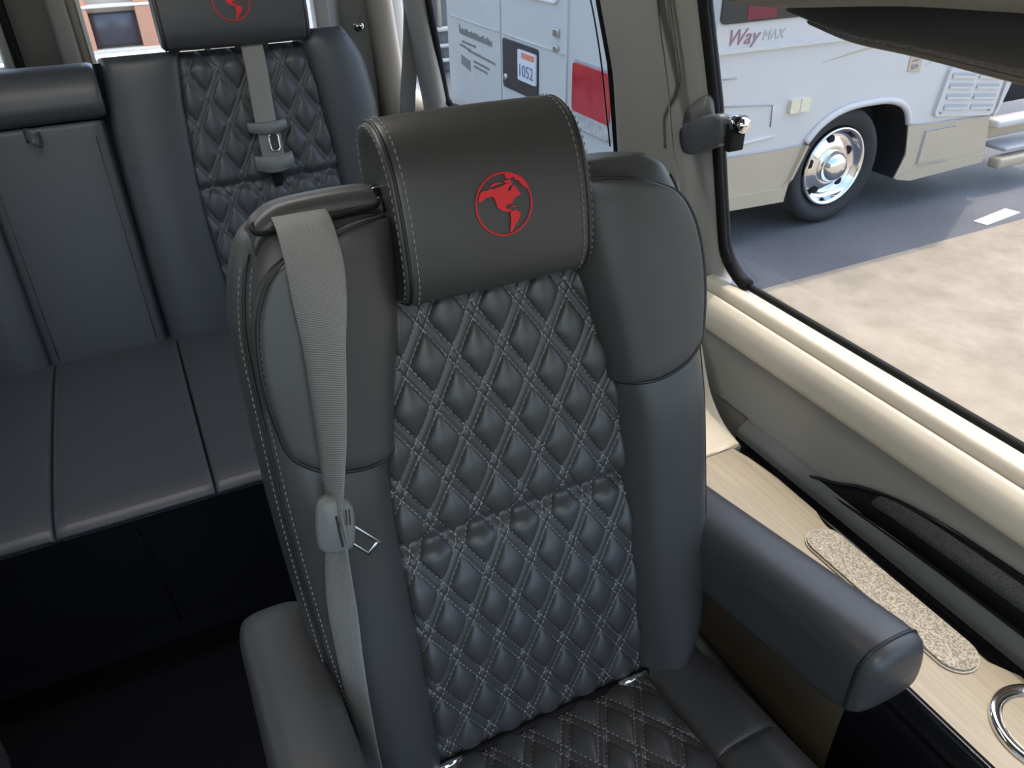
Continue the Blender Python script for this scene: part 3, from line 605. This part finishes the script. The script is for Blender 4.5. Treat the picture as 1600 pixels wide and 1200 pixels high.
# headrest
hp = crom(np.array([(.598, .030), (.602, .048), (.620, .061), (.655, .067), (.69, .068), (.725, .064), (.755, .050), (.772, .028), (.778, .005), (.772, -.018), (.75, -.030), (.69, -.034), (.63, -.030), (.603, -.018), (.597, .005)]), 5, True)
hw_v = lambda v: np.interp(v, hp[:45, 0], hp[:45, 1])
def hring(u, sc, sh=0.0):
    c = np.array([.688, .017]); return [S(u, *((p-c)*sc+c+np.array([0, -sh]))) for p in hp]
HS, HO = .885, -.004
sec = [hring(u*HS+HO, s_) for u, s_ in ((-.113, .70), (-.117, .86), (-.1165, .935), (-.113, .968), (-.1115, .966), (-.109, .985), (-.10, .995), (-.05, 1.004), (0, 1.008), (.05, 1.004), (.10, .995), (.109, .985), (.1115, .966), (.113, .968), (.1165, .935), (.117, .86), (.113, .70))]
hr = obj('headrest', grid(crom(np.array(sec), 3), True, True), 'leather', ch)
for sd in (-1, 1):
    ctr = S(0, .688, .017)
    a = np.array(hring(sd*.1115*HS+HO, .972)); obj('headrest_piping', tube(a, .0020, 6, True), 'piping', hr)
    for uu, ss in ((.103, .999), (.1172, .925)):
        b = np.array(hring(sd*uu*HS+HO, ss)); n = b-ctr-sU*(b-ctr).dot(sU)[:, None]; n = n/np.linalg.norm(n, axis=1)[:, None]+sU*sd*(0.0 if uu < .11 else .9)
        obj('headrest_stitching', stitches(np.vstack([b+n*.0006, (b+n*.0006)[:1]]), np.vstack([n, n[:1]]), dash=.0052, gap=.0024, wd=.0009), 'thread_mid' if uu > .11 or sd > 0 else 'thread', hr, smooth=False, kind='stuff')
emblem(hr, lambda a, b, w: S(a, .6845+b, hw_v(.6845+b)*1.006+.0012+w), .0305, None)
for x in (-.05, .05): obj('headrest_post', tube([S(x, .55, -.02), S(x, .62, -.01)], .006, 8), 'steel', hr)
# seat cushion
def Q(u, s, h): return np.array([.31+u, .565-s, .452+.06*s+h])
ci = lambda s: .150+.0*s
co = lambda s: np.interp(s, [0, .1, .3, .5], [.255, .268, .275, .272])
quilt(ch, Q, lambda s: -.156-.0*s, lambda s: .156+.0*s, -.005, .47, (-.037, .033, .0556, .0925), lambda u, s: .012*np.exp(-((s-.25)/.2)**2)-.012*np.exp(-(s/.03)**2), H=.0075, nu=150, nv=220, name='seat_cushion')
for sd in (-1, 1):
    for s0, s1, nm in ((-.03, .175, 'cushion_bolster'), (.175, .50, 'cushion_front_bolster')):
        sec = []
        L_ = s1-s0
        for t, f in ((0, .75), (.02, .93), (.06, 1), (.3, 1), (.6, 1), (.94, 1), (.98, .93), (1, .75)):
            s_ = s0+L_*t; a, b = ci(s_), co(s_)
            sl = .035*sd if False else 0
            sec.append([Q(sd*u, s_, h) for u, h in ((a, -.05), (a, -.012*1), (a+.012, .008*f), ((a+b)/2-.01, .018*f), (b-.035, .014*f), (b-.010, -.006), (b, -.05), (b-.005, -.11), (a, -.11))])
        cb = obj(nm, loft(sec, 4, 3), 'leather', ch)
        obj('bolster_piping', tube([Q(sd*u, s1, h) for u, h in ((ci(s1)+.004, -.004), (ci(s1)+.02, .008), ((ci(s1)+co(s1))/2, .013), (co(s1)-.03, .008), (co(s1)-.006, -.015))], .002, 6, sm=4), 'piping', cb)
obj('cushion_base', loft([[(.31+x*.26, y, z) for x, z in ((-1, .42), (-1, .36), (-.9, .33), (.9, .33), (1, .36), (1, .42), (.9, .44), (-.9, .44))] for y in (.10, .12, .3, .5, .60, .62)], 3, 2), 'skirt', ch)
obj('pedestal', rbox((.31, .35, .165), (.40, .40, .33), .03, 3), 'dark_plastic', ch)
# dark crease gap and the two bright rod ends
rod = obj('crease_rod', tube([S(-.168, -.001, .012), S(.168, -.001, .012)], .007, 8), 'rubber', ch)
for a, b in ((-.166, -.128), (.108, .153)): obj('rod_sleeve', tube([S(a, .0005, .0150), S(b, .0005, .0150)], .0056, 10), 'chrome', rod, label='bright steel rod end')
# armrests
def armrest(cx, sp, name='armrest'):
    sec = []
    yr_, yf_ = .735, .285
    for t, k in ((0, .35), (.012, .66), (.04, .88), (.10, 1), (.3, 1), (.6, 1), (.85, 1), (.93, .985), (.972, .90), (.992, .70), (1, .45)):
        y = yr_+(yf_-yr_)*t; zc = .612+(.6-y)*.16; x = cx+sp*(.6-y)
        r = [(-.044, .0), (-.044, .032), (-.036, .052), (-.018, .060), (.018, .060), (.036, .052), (.044, .032), (.044, -.02), (.040, -.046), (.02, -.056), (-.02, -.056), (-.040, -.046), (-.044, -.02)]
        sec.append([(x+a*(.5+.5*k if k < 1 else 1)*(1 if t < .5 or k > .8 else .9), y, zc+b*(k if b > 0 else np.interp(t, [0, .012, .04, .1, .86, .93, .972, .992, 1], [.35, .66, .88, 1, 1, .92, .74, .46, .2]))) for a, b in r])
    a_ = obj(name, loft(sec, 4, 4), 'leather', ch)
    sm_ = []
    t = .95; y = yr_+(yf_-yr_)*t; zc = .612+(.6-y)*.16; x = cx+sp*(.6-y)
    obj('end_seam', tube([(x+a*.985, y-.0, zc+b*(.962 if b > 0 else .85)) for a, b in ((-.044, .0), (-.044, .032), (-.036, .052), (-.018, .060), (.018, .060), (.036, .052), (.044, .032), (.044, -.02), (.040, -.046), (.02, -.056), (-.02, -.056), (-.040, -.046), (-.044, -.02))], .0022, 6, True, 3), 'piping', a_)
    if cx < .3: pt = np.array([(cx+sp*(.6-yy)-.0445, yy, .612+(.6-yy)*.16-.02) for yy in np.linspace(.55, .30, 40)])
    if cx < .3: obj('side_stitching', stitches(pt, (-1, 0, 0)), 'thread_dark', a_, smooth=False, kind='stuff')
    obj('arm_bracket', rbox((cx-np.sign(cx-.31)*.01, .645, .585), (.035, .07, .12), .012, 3), 'dark_plastic', a_)
    return a_
armrest(.586, .02); armrest(.010, 0)
# belt guide on the left shoulder
gc = S(-.175, .703, .004)
bgd = obj('belt_guide', loft([[S(u, v, w) for v, w in ((.706+d, -.032), (.716+d, -.022), (.719+d, -.002), (.714+d, .016), (.700+d, .022), (.690+d, .012), (.690+d, -.03))] for u, d in ((-.232, -.022), (-.225, -.012), (-.205, -.002), (-.17, .001), (-.13, .001), (-.112, -.001), (-.106, -.006))], 4, 3), 'leather', ch)
obj('guide_bezel', tube([S(-.170+a*1.0, .703-.006*(a < -.045)-b*.5, .018+b) for a, b in stadium(0, 0, .060, .0085)], .0026, 8, True), 'rubber', bgd)
obj('guide_cap', loft([[S(-.104+.012*k, .703+.014*r*math.cos(q), .006+.014*r*math.sin(q)) for q in np.linspace(0, 2*math.pi, 10, endpoint=False)] for k, r in ((-1, .6), (-.6, 1), (.2, 1), (.7, .75), (1, .4))], 2, 3), 'gloss_black', bgd)
# belt
def bdir(deg): return sU*math.cos(math.radians(deg))+sW*math.sin(math.radians(deg))
bp = [S(-.184, .680, .000), S(-.185, .698, .006), S(-.186, .704, .020), S(-.187, .695, .044), S(-.189, .660, .066), S(-.199, .592, .080), S(-.211, .510, .087), S(-.2195, .462, .088), S(-.2225, .434, .090), S(-.2205, .402, .098)]
bd_ = [bdir(a) for a in (0, 0, 0, 0, 14, 52, 69, 79, 84, 82)]
belt = obj('seat_belt', ribbon(bp, bd_, [.0255]*8+[.021, .006], .0011), 'web', ch, label='pale grey twisted seat belt webbing')
bp2 = [S(-.226, .400, .084), S(-.231, .365, .077), S(-.236, .31, .070), S(-.2395, .25, .066), S(-.2415, .18, .060), S(-.2415, .11, .052), S(-.239, .02, .034)]
obj('lower_webbing', ribbon(bp2, [bdir(a) for a in (74, 66, 58, 62, 66, 70, 70)], [.018, .021, .022, .022, .022, .022, .022], .0011), 'web', belt)
# tongue
tU = unit(sU*.97-sV*.12+sW*.18); tV = unit(sV*1.0+sU*.08); tW = unit(np.cross(tU, tV)); tV = np.cross(tW, tU)
def T(a, b, c): return S(-.2255, .420, .090)+tU*a+tV*b+tW*c
ton = obj('belt_tongue', loft([[T(a*k, b*k, c) for a, b in crom(np.array([(-.017, -.024), (-.019, 0), (-.015, .026), (-.004, .031), (.010, .027), (.0175, .016), (.018, -.012), (.013, -.027), (-.004, -.030)]), 3, True)] for c, k in ((-.010, .80), (-.008, .95), (-.002, 1), (.004, .97), (.008, .84))], 1, 3), 'plastic', belt)
for k in range(4): obj('grip_rib', rbox(T(.004+.0032*k, .010, .0085), (.0012, .016, .0012), 0, 1, fr=[tU, tV, tW]), 'dark_plastic', belt, smooth=False)
obj('tongue_slot', rbox(T(.003, -.004, .0082), (.0022, .034, .002), .0005, 1, fr=[unit(tU+tV*.12), unit(tV-tU*.12), tW]), 'piping', belt, smooth=False)
lU = unit(sU*.62-sV*.78); lV = unit(sU*.78+sV*.62)
def Lp(a, b, c): return S(-.2085, .397, .086)+lU*a+lV*b+sW*c
obj('latch_plate', join(*[rbox(Lp(*c), s, .001, 2, fr=[lU, lV, sW]) for c, s in (((0, .0075, 0), (.048, .0035, .0022)), ((0, -.0075, 0), (.048, .0035, .0022)), ((.0225, 0, 0), (.005, .018, .0022)), ((-.014, 0, 0), (.022, .016, .0022)))]), 'steel', belt)

# ---- the other captain chair across the aisle (copy)
ch2 = dup(ch); ch2.location = (ch.location[0]-.926, ch.location[1]-.005, 0); ch2['label'] = 'black leather captain chair across the aisle, its armrest edge at the bottom left corner'
# ================================================================== REAR BENCH
q10 = math.radians(10.5); B0 = np.array([.29, 1.885, .43])
bV, bW = np.array([0, math.sin(q10), math.cos(q10)]), np.array([0, -math.cos(q10), math.sin(q10)])
def B(u, v, w): return B0+sU*u+bV*v+bW*w
be = empty('rear_bench', (-.16, 1.6, 0), 'black leather rear bench sofa with quilted seat back along the rear doors', 'bench')
XC = -.165     # bench centre line (x of symmetry)
def mir(f, sd): return f if sd > 0 else (lambda u, v, w: f(u, v, w)*np.array([-1, 1, 1])+np.array([2*XC, 0, 0]))
for sd in (1, -1):
    Bm = mir(B, sd)
    pl_ = sinterp([(-.05, -.158), (.1, -.160), (.35, -.168), (.5, -.158), (.65, -.142), (.7, -.138)])
    pr_ = sinterp([(-.05, .178), (.2, .175), (.4, .166), (.55, .150), (.65, .138), (.7, .135)])
    pan, bs = quilt(be, Bm, lambda v: pl_(v)-.006, lambda v: pr_(v)+.006, -.01, .652, (.004, .372, .071, .118), lambda u, v: .014-.009*np.exp(-((v-.352)/.010)**2)-.03*np.clip((v-.61)/.042, 0, 1)**2, H=.010, nu=130, nv=230, g=.0062, m='bench_leather', th='thread_mid', name='quilted_back_panel')
    sec = []
    for v, k in ((-.03, .7), (0, .95), (.1, 1), (.3, 1), (.5, 1), (.6, 1), (.64, .8), (.655, .4)):
        a, b = -.322+.022*np.clip((v-.45)/.2, 0, 1), pl_(v)+.004
        sec.append([Bm(u, v, w) for u, w in ((a, -.08), (a, .0), (a+.010, .020*k), (a+.05, .030*k), (b-.05, .030*k), (b-.012, .020*k), (b, -.005), (b, -.08))])
    obj('plain_back_panel', loft(sec, 4, 4), 'bench_leather', be)
    sec = []
    for v, k in ((-.03, .7), (0, .95), (.1, 1), (.3, 1), (.5, 1), (.60, 1), (.645, .9), (.668, .62), (.676, .3)):
        a = pr_(min(v, .65))-.004; b = .296 if v < .5 else .296-.055*((v-.5)/.176)**2.4
        sec.append([Bm(u, v, w) for u, w in ((a, -.08), (a, .0), (a+.012, .026*k), ((a+b)/2-.01, .040*k), (b-.03, .034*k), (b-.008, .016*k), (b, -.02), (b-.004, -.08))])
    bo = obj('end_bolster', loft(sec, 4, 4), 'bench_leather', be)
    pt = np.array([Bm(u, v, w) for u, v, w in ((.150, .652, .022), (.18, .664, .024), (.215, .667, .022), (.243, .655, .020), (.262, .628, .022), (.276, .59, .022), (.284, .5, .022), (.289, .35, .022))]); pt = crom(pt, 8)
    obj('bolster_stitching', stitches(pt, unit(Bm(0, 0, 1)-Bm(0, 0, 0))), 'thread_dark', bo, smooth=False, kind='stuff')
sec = []
for v, k in ((-.05, .8), (0, 1), (.3, 1), (.62, 1), (.645, .7)):
    sec.append([(x, *(B(0, v, w)[1:])) for x, w in ((-.86, -.02), (-.86, -.10*k), (.53, -.10*k), (.53, -.02), (-.1, -.02))])
obj('back_shell', loft(sec, 1, 2), 'skirt', be)
# centre: top roll, fold down armrest with pull strap
sec = []
for x, k in ((-.303, .7), (-.300, .92), (-.29, 1), (-.2, 1.02), (-.1, 1), (-.04, 1), (-.030, .92), (-.027, .7)):
    sec.append([B(x-.29, .592+(b-.592)*k, w*k) for b, w in ((.535, -.06), (.535, .0), (.542, .026), (.565, .040), (.60, .036), (.635, .016), (.648, -.015), (.645, -.06))])
obj('top_roll', loft(sec, 4, 3), 'bench_leather', be)
sec = []
for v, k in ((0, .6), (.008, .9), (.03, 1), (.2, 1), (.4, 1), (.50, 1), (.525, .9), (.532, .5)):
    sec.append([B(x-.29, v, w) for x, w in ((-.303, -.07), (-.303, -.008), (-.292, .004+.008*k), (-.25, .006+.010*k), (-.09, .006+.010*k), (-.048, .004+.008*k), (-.037, -.008), (-.037, -.07))])
fa = obj('fold_down_armrest', loft(sec, 4, 4), 'bench_leather', be)
for x in (-.062, -.278): obj('armrest_seam', tube([B(x-.29, v, .0135) for v in (.02, .1, .3, .5)], .0018, 6), 'piping', fa)
sp_ = obj('pull_strap', ribbon([B(-.195-.29, .515, .02), B(-.190-.29, .522, .045), B(-.178-.29, .515, .052), B(-.170-.29, .505, .044), B(-.168-.29, .512, .02)], [bV]*5, [.013]*5, .002), 'bench_leather', fa)
# seat cushions
for x0, x1 in ((-.020, .60), (-.290, -.0205), (-.93, -.2905)):
    sec = []
    for t, k in ((0, .62), (.005, .9), (.02, 1), (.25, 1.0), (.5, 1), (.75, 1.0), (.98, 1), (.995, .9), (1, .62)):
        x = x0+(x1-x0)*t
        pts = [(1.93, .30), (1.93, .425), (1.90, .440), (1.80, .452), (1.6, .462), (1.4, .464), (1.29, .460), (1.25, .452), (1.234, .440), (1.240, .428), (1.30, .42)]
        sec.append([(x, y if k == 1 else y+(1.58-y)*(.0 if k > .8 else .004), z if z < .43 else .425+(z-.425)*k-.006*(1-k)) for y, z in pts])
    cu = obj('seat_cushion', loft(sec, 4, 3), 'bench_leather', be)
    obj('front_seam', tube([(x0+.006, 1.238, .440), ((x0+x1)/2, 1.237, .441), (x1-.006, 1.238, .440)], .0022, 6), 'piping', cu)
    for yy, zz in ((1.252, .4535), (1.236, .431)):
        obj('front_stitching', stitches(np.array([(x0+.008+(x1-x0-.016)*t, yy, zz) for t in np.linspace(0, 1, 20)]), (0, -.6, .8)), 'thread_dark', cu, smooth=False, kind='stuff')
    for xx, nn in ((x0+.007, 1), (x1-.007, -1)):
        obj('side_stitching', stitches(np.array([(xx, y, z) for y, z in ((1.27, .4585), (1.4, .4645), (1.6, .4625), (1.8, .453))]), (0, 0, 1)), 'thread_dark', cu, smooth=False, kind='stuff')
obj('skirt', prism([(1.246, .432), (1.275, .30), (1.33, .06), (1.335, 0), (1.42, 0), (1.42, .40)], lambda a, b, t: (t, a, b), -.92, .60), 'skirt', be, smooth=False)
obj('skirt_seam', tube([(-.17, 1.243, .40), (-.165, 1.270, .30), (-.16, 1.326, .06)], .0025, 6), 'skirt', be)
obj('bench_frame', rbox((-.16, 1.72, .16), (1.5, .6, .32), .01, 1), 'skirt', be)
# bench headrests with emblem
for sd in (1, -1):
    Bm = mir(B, sd); mg = (lambda f: (lambda a, b, w: f(a*sd, b, w)))(Bm)
    hp2 = crom(np.array([(.645, .020), (.651, .042), (.673, .056), (.723, .062), (.773, .060), (.823, .052), (.855, .030), (.861, .0), (.848, -.03), (.783, -.042), (.703, -.040), (.655, -.024)]), 5, True)
    hv2 = (lambda h: (lambda v: np.interp(v, h[:35, 0], h[:35, 1])))(hp2)
    c2 = np.array([.753, .01])
    def hr2(u, s_): return [Bm(u-.010, *((p-c2)*s_+c2+np.array([.008, 0]))) for p in hp2]
    h2 = obj('headrest', grid(crom(np.array([hr2(u, s_) for u, s_ in ((-.158, .7), (-.163, .88), (-.160, .95), (-.155, .965), (-.150, .985), (-.13, .996), (0, 1.008), (.13, .996), (.150, .985), (.155, .965), (.160, .95), (.163, .88), (.158, .7))]), 3), True, True), 'bench_leather', be)
    for s2 in (-1, 1):
        obj('headrest_piping', tube(np.array(hr2(s2*.155, .972)), .002, 6, True), 'piping', h2)
        obj('headrest_post', tube([Bm(s2*.058-.018, .60, -.01), Bm(s2*.058-.018, .70, .0)], .006, 8), 'gloss_black', h2)
        b = np.array(hr2(s2*.146, .993)); n = b-Bm(0, .77, .01); n = n-sU*n.dot(sU)[:, None]; n /= np.linalg.norm(n, axis=1)[:, None]
        obj('headrest_stitching', stitches(b+n*.0008, n, wd=.0014), 'thread_dark', h2, smooth=False, kind='stuff')
    emblem(h2, lambda a, b, w: Bm(a*sd-.012, .742+b, hv2(.734+b)*1.006+.0015+w), .040, None)
# bench belt on the quilted back
zz = [(.020, .640, -.015), (.020, .664, .004), (.018, .655, .022), (.017, .60, .030), (.014, .55, .032), (.012, .49, .034), (.011, .44, .036)]
bb = obj('seat_belt', ribbon([B(*p) for p in zz], [sU+bV*.03]*len(zz), [.0245]*len(zz), .0012), 'web', be, label='pale grey seat belt hanging over the quilted back')
obj('belt_loop', loft([[B(u, v, w) for v, w in ((.640, .010), (.655, .024), (.664, .024), (.668, .010), (.664, -.005), (.648, -.005))] for u in (-.016, -.012, .02, .052, .056)], 3, 2), 'bench_leather', bb)
def tcap(v0, h, bow, nm):
    pts = []
    for t in np.linspace(-1, 1, 9): pts.append((.012+.046*t*(1 if abs(t) < 1 else .97), v0-bow*(1-t*t)))
    for t in np.linspace(1, -1, 9): pts.append((.012+.046*t*(1 if abs(t) < 1 else .97), v0+h-bow*.3*(1-t*t)))
    return obj(nm, loft([[B(a, v0+(b-v0)*k, w) for a, b in pts] for w, k in ((.028, .8), (.030, 1), (.042, 1), (.046, .8))], 2, 2), 'plastic', bb)
tcap(.468, .020, .010, 'tongue_collar'); tcap(.382, .030, .014, 'tongue_foot')
obj('tongue_plate', prism([(-.014, .385), (.038, .385), (.040, .475), (-.012, .475)], B, .034, .0375), 'plastic', bb, smooth=False)
obj('tongue_slot', tube([B(a, b, .0385) for a, b in rrect(.010, .032, .418, .456, .008)], .0024, 6, True), 'chrome', bb)
obj('tongue_hole', prism(rrect(.012, .030, .420, .454, .006), B, .036, .0382), 'dark_plastic', bb, smooth=False)
obj('latch_tip', prism(rrect(.000, .022, .335, .378, .006), B, .026, .030), 'gloss_black', bb, smooth=False)
# ================================================================== SIDE LEDGE with pad and cup holder
ld = empty('side_ledge', (.72, .3, 0), 'pale wood armrest ledge with cup holder between the chair and side wall', 'ledge')
lo = [(.785, .82), (.79, .60), (.79, .55), (.775, .528), (.788, .505), (.790, .30), (.786, .255), (.79, .20), (.79, -.9), (.652, -.9), (.652, .86), (.70, .90)]
def slab(pts, z0, z1): return prism(pts, lambda a, b, t: (a, b, t), z0, z1)
lt = obj('wood_top', slab([(.652, -.9), (.782, -.9), (.782, .255), (.774, .270), (.766, .285), (.766, .545), (.770, .560), (.776, .575), (.778, .66), (.772, .72), (.765, .75), (.652, .75)], .585, .6), 'wood', ld, smooth=False)
obj('rear_cap', loft([[(x, y, z) for x, z in ((.652, .585), (.652, .598), (.66, .602), (xo-.01, .602+dz*.6), (xo, .605+dz), (xo+.005, .585))] for y, xo, dz in ((.752, .778, 0), (.80, .784, .008), (.86, .80, .03), (.92, .825, .07), (.97, .845, .11))], 2, 4), 'cream', ld, label='cream curved end cap')
pad = obj('textured_pad', slab([(a, b) for a, b in stadium(.739, .415, .027, .130, 8)], .597, .606), 'sand', ld, smooth=False, label='speckled sand coloured grip pad')
obj('pad_rim', tube([(a, b, .6015) for a, b in stadium(.739, .415, .0280, .1310, 8)], .0013, 6, True), 'cream', pad)
obj('front_edge', loft([[(x, y, z) for x, z in ((.655, .600), (.648, .601), (.643, .594), (.642, .56), (.652, .55))] for y in (-.9, .2, .75)], 4, 1, False), 'gloss_black', ld)
obj('ledge_side', rbox((.657, -.05, .455), (.012, 1.7, .27), .004, 2), 'gloss_black', ld)
obj('ledge_kick', rbox((.67, .20, .16), (.012, 2.0, .32), .004, 2), 'panel_lo', ld)
bz = obj('bronze_panel', loft([[(x, y, z) for x, z in ((.650, .56), (.646, .52), (.644, .44), (.648, .34), (.66, .30))] for y in (.36, .375, .45, .60, .72)], 4, 2, False), 'bronze', ld)
cc = (.742, .196)
cp = obj('cup_holder', lathe([(.044, -.001), (.0435, -.03), (.041, -.065), (.036, -.075), (.001, -.075)], (*cc, .605), (0, 0, 1), 36), 'chrome', ld)
obj('cup_ring', lathe([(.0575, -.004), (.0575, .003), (.055, .0065), (.050, .0065), (.0445, .003), (.0435, -.004)], (*cc, .601), (0, 0, 1), 48), 'chrome', cp, label='chrome cup holder ring')
# ================================================================== WINDOW VALANCE (padded leather) over the side window
sec = []
for y, k in ((.862, .02), (.85, .12), (.80, .30), (.72, .52), (.62, .74), (.50, 1.0), (.35, 1.2), (.1, 1.4), (-.6, 1.4)):
    zb = 1.241-.018*min(1, (.87-y)/.15)-.012*max(0, min(1, (.65-y)/.35)); zt = zb+.10*k+.008; xo = .835
    sec.append([(xo+.02, y, zt), (xo-.045*k, y, zt), (xo-.085*min(k, 1.1)**.7, y, zt-.02*k), (xo-.085*min(k, 1.1)**.7+.004, y, zb+.050*k), (xo-.062*min(k, 1.1)**.7, y, zb+.018*k), (xo-.035*min(k, 1), y, zb+.002), (xo, y, zb), (xo+.02, y, zb+.006)])
va = obj('window_valance', loft(sec, 4, 4), 'leather', label='dark padded leather valance with stitched edge over the side window', cat='valance')
pt = np.array([s_[4] for s_ in sec[2:]]); pt2 = np.array([np.array(s_[4])*.4+np.array(s_[5])*.6 for s_ in sec[2:]])
obj('valance_stitching', stitches(crom(pt, 8)+np.array([-.0015, 0, -.001]), (-.8, 0, -.4), dash=.008, gap=.003, wd=.002, th=.0014), 'thread_dark', va, smooth=False, kind='stuff')
obj('valance_piping', tube(crom(pt2, 6)+np.array([-.002, 0, 0]), .005, 6), 'brown_edge', va)
# ================================================================== SMALL THINGS
# window latch
lt_ = empty('window_latch', (.85, 1.03, 1.0), 'slate plastic window latch with chrome knob on the pillar', 'latch')
LK = .938
def LT(a, b, t): return (.805+t-.10*(b-1.03), a*LK, 1.4-(1.4-b)*LK)
lo_ = [(1.083, .987), (1.092, 1.0), (1.094, 1.022), (1.078, 1.038), (1.03, 1.062), (.992, 1.072), (.984, 1.066), (.982, 1.040), (.986, 1.026), (1.02, 1.008), (1.06, .988)]
lo_ = crom(np.array(lo_), 3, True); lc = lo_.mean(0)
obj('handle', loft([[LT(*((p-lc)*k+lc), t) for p in lo_] for t, k in ((.020, .9), (.016, 1.0), (.002, 1.0), (-.004, .96), (-.006, .88))], 1, 2), 'slate', lt_, ang=50)
obj('hinge_block', rbox((.822, .915, 1.062), (.03, .014, .045), .004, 2), 'rubber', lt_)
obj('recess', loft([[LT(*((p-np.array([1.05, 1.04]))*k+np.array([1.05, 1.04])), t) for p in crom(np.array([(1.105, 1.0), (1.105, 1.045), (1.07, 1.078), (1.045, 1.088), (1.035, 1.06), (1.04, 1.0)]), 4, True)] for t, k in ((.024, 1.0), (.014, 1.0))], 1, 1), 'panel_lo', lt_)
obj('knob', lathe([(.001, -.022), (.0105, -.020), (.0128, -.013), (.0128, .0), (.0105, .004), (.008, .006), (.008, .016)], (.815, .908, 1.083), (0, 1, -.05), 24), 'chrome', lt_)
obj('knob_ring', lathe([(.0132, -.006), (.014, -.002), (.0132, .002)], (.815, .899, 1.0835), (0, 1, -.05), 24), 'gloss_black', lt_)
# hanging belt at the rear corner and the thin belt edge on the pillar
rb_ = empty('shoulder_belt', (.82, 2.33, .7), 'grey shoulder belt hanging beside the rear side window', 'seat belt', group='pillar belts')
obj('webbing', ribbon([(.845, 2.34, 1.60), (.840, 2.345, 1.30), (.832, 2.35, 1.08), (.818, 2.355, .95), (.800, 2.36, .82), (.79, 2.36, .70)], [np.array([1, -.12, 0])]*6, [.024]*6, .0014), 'web', rb_)
obj('belt_edge_cord', tube([(.846, 2.30, 1.06), (.858, 2.28, .96), (.868, 2.26, .86), (.875, 2.25, .80)], .0022, 6, sm=3), 'white_line', rb_)
obj('belt_button', lathe([(.001, -.008), (.010, -.006), (.012, 0)], (.855, 2.335, 1.10), (0, 1, 0), 14), 'plastic', rb_)
rb2 = empty('shoulder_belt', (.82, 1.05, .8), 'pale shoulder belt seen edge on against the pillar', 'seat belt', group='pillar belts')
obj('webbing', ribbon([(.745, 1.14, 1.55), (.768, 1.09, 1.35), (.776, 1.077, 1.232), (.782, 1.042, 1.12), (.786, 1.013, 1.016), (.787, .995, .976), (.785, .95, .86)], [np.array([1.0, 1.18, -.1])]*7, [.012]*7, .0008), 'web', rb2)
# chrome stud
obj('trim_stud', join(lathe([(.001, -.024), (.008, -.022), (.0125, -.015), (.0135, -.008), (.011, -.002), (.0085, 0)], (.692, 2.426, 1.028), (0, 1, 0), 20), lathe([(.018, 0), (.017, -.003), (.001, -.004)], (.692, 2.426, 1.028), (0, 1, 0), 20)), 'chrome', label='small chrome ball stud on the dark corner trim', cat='stud')
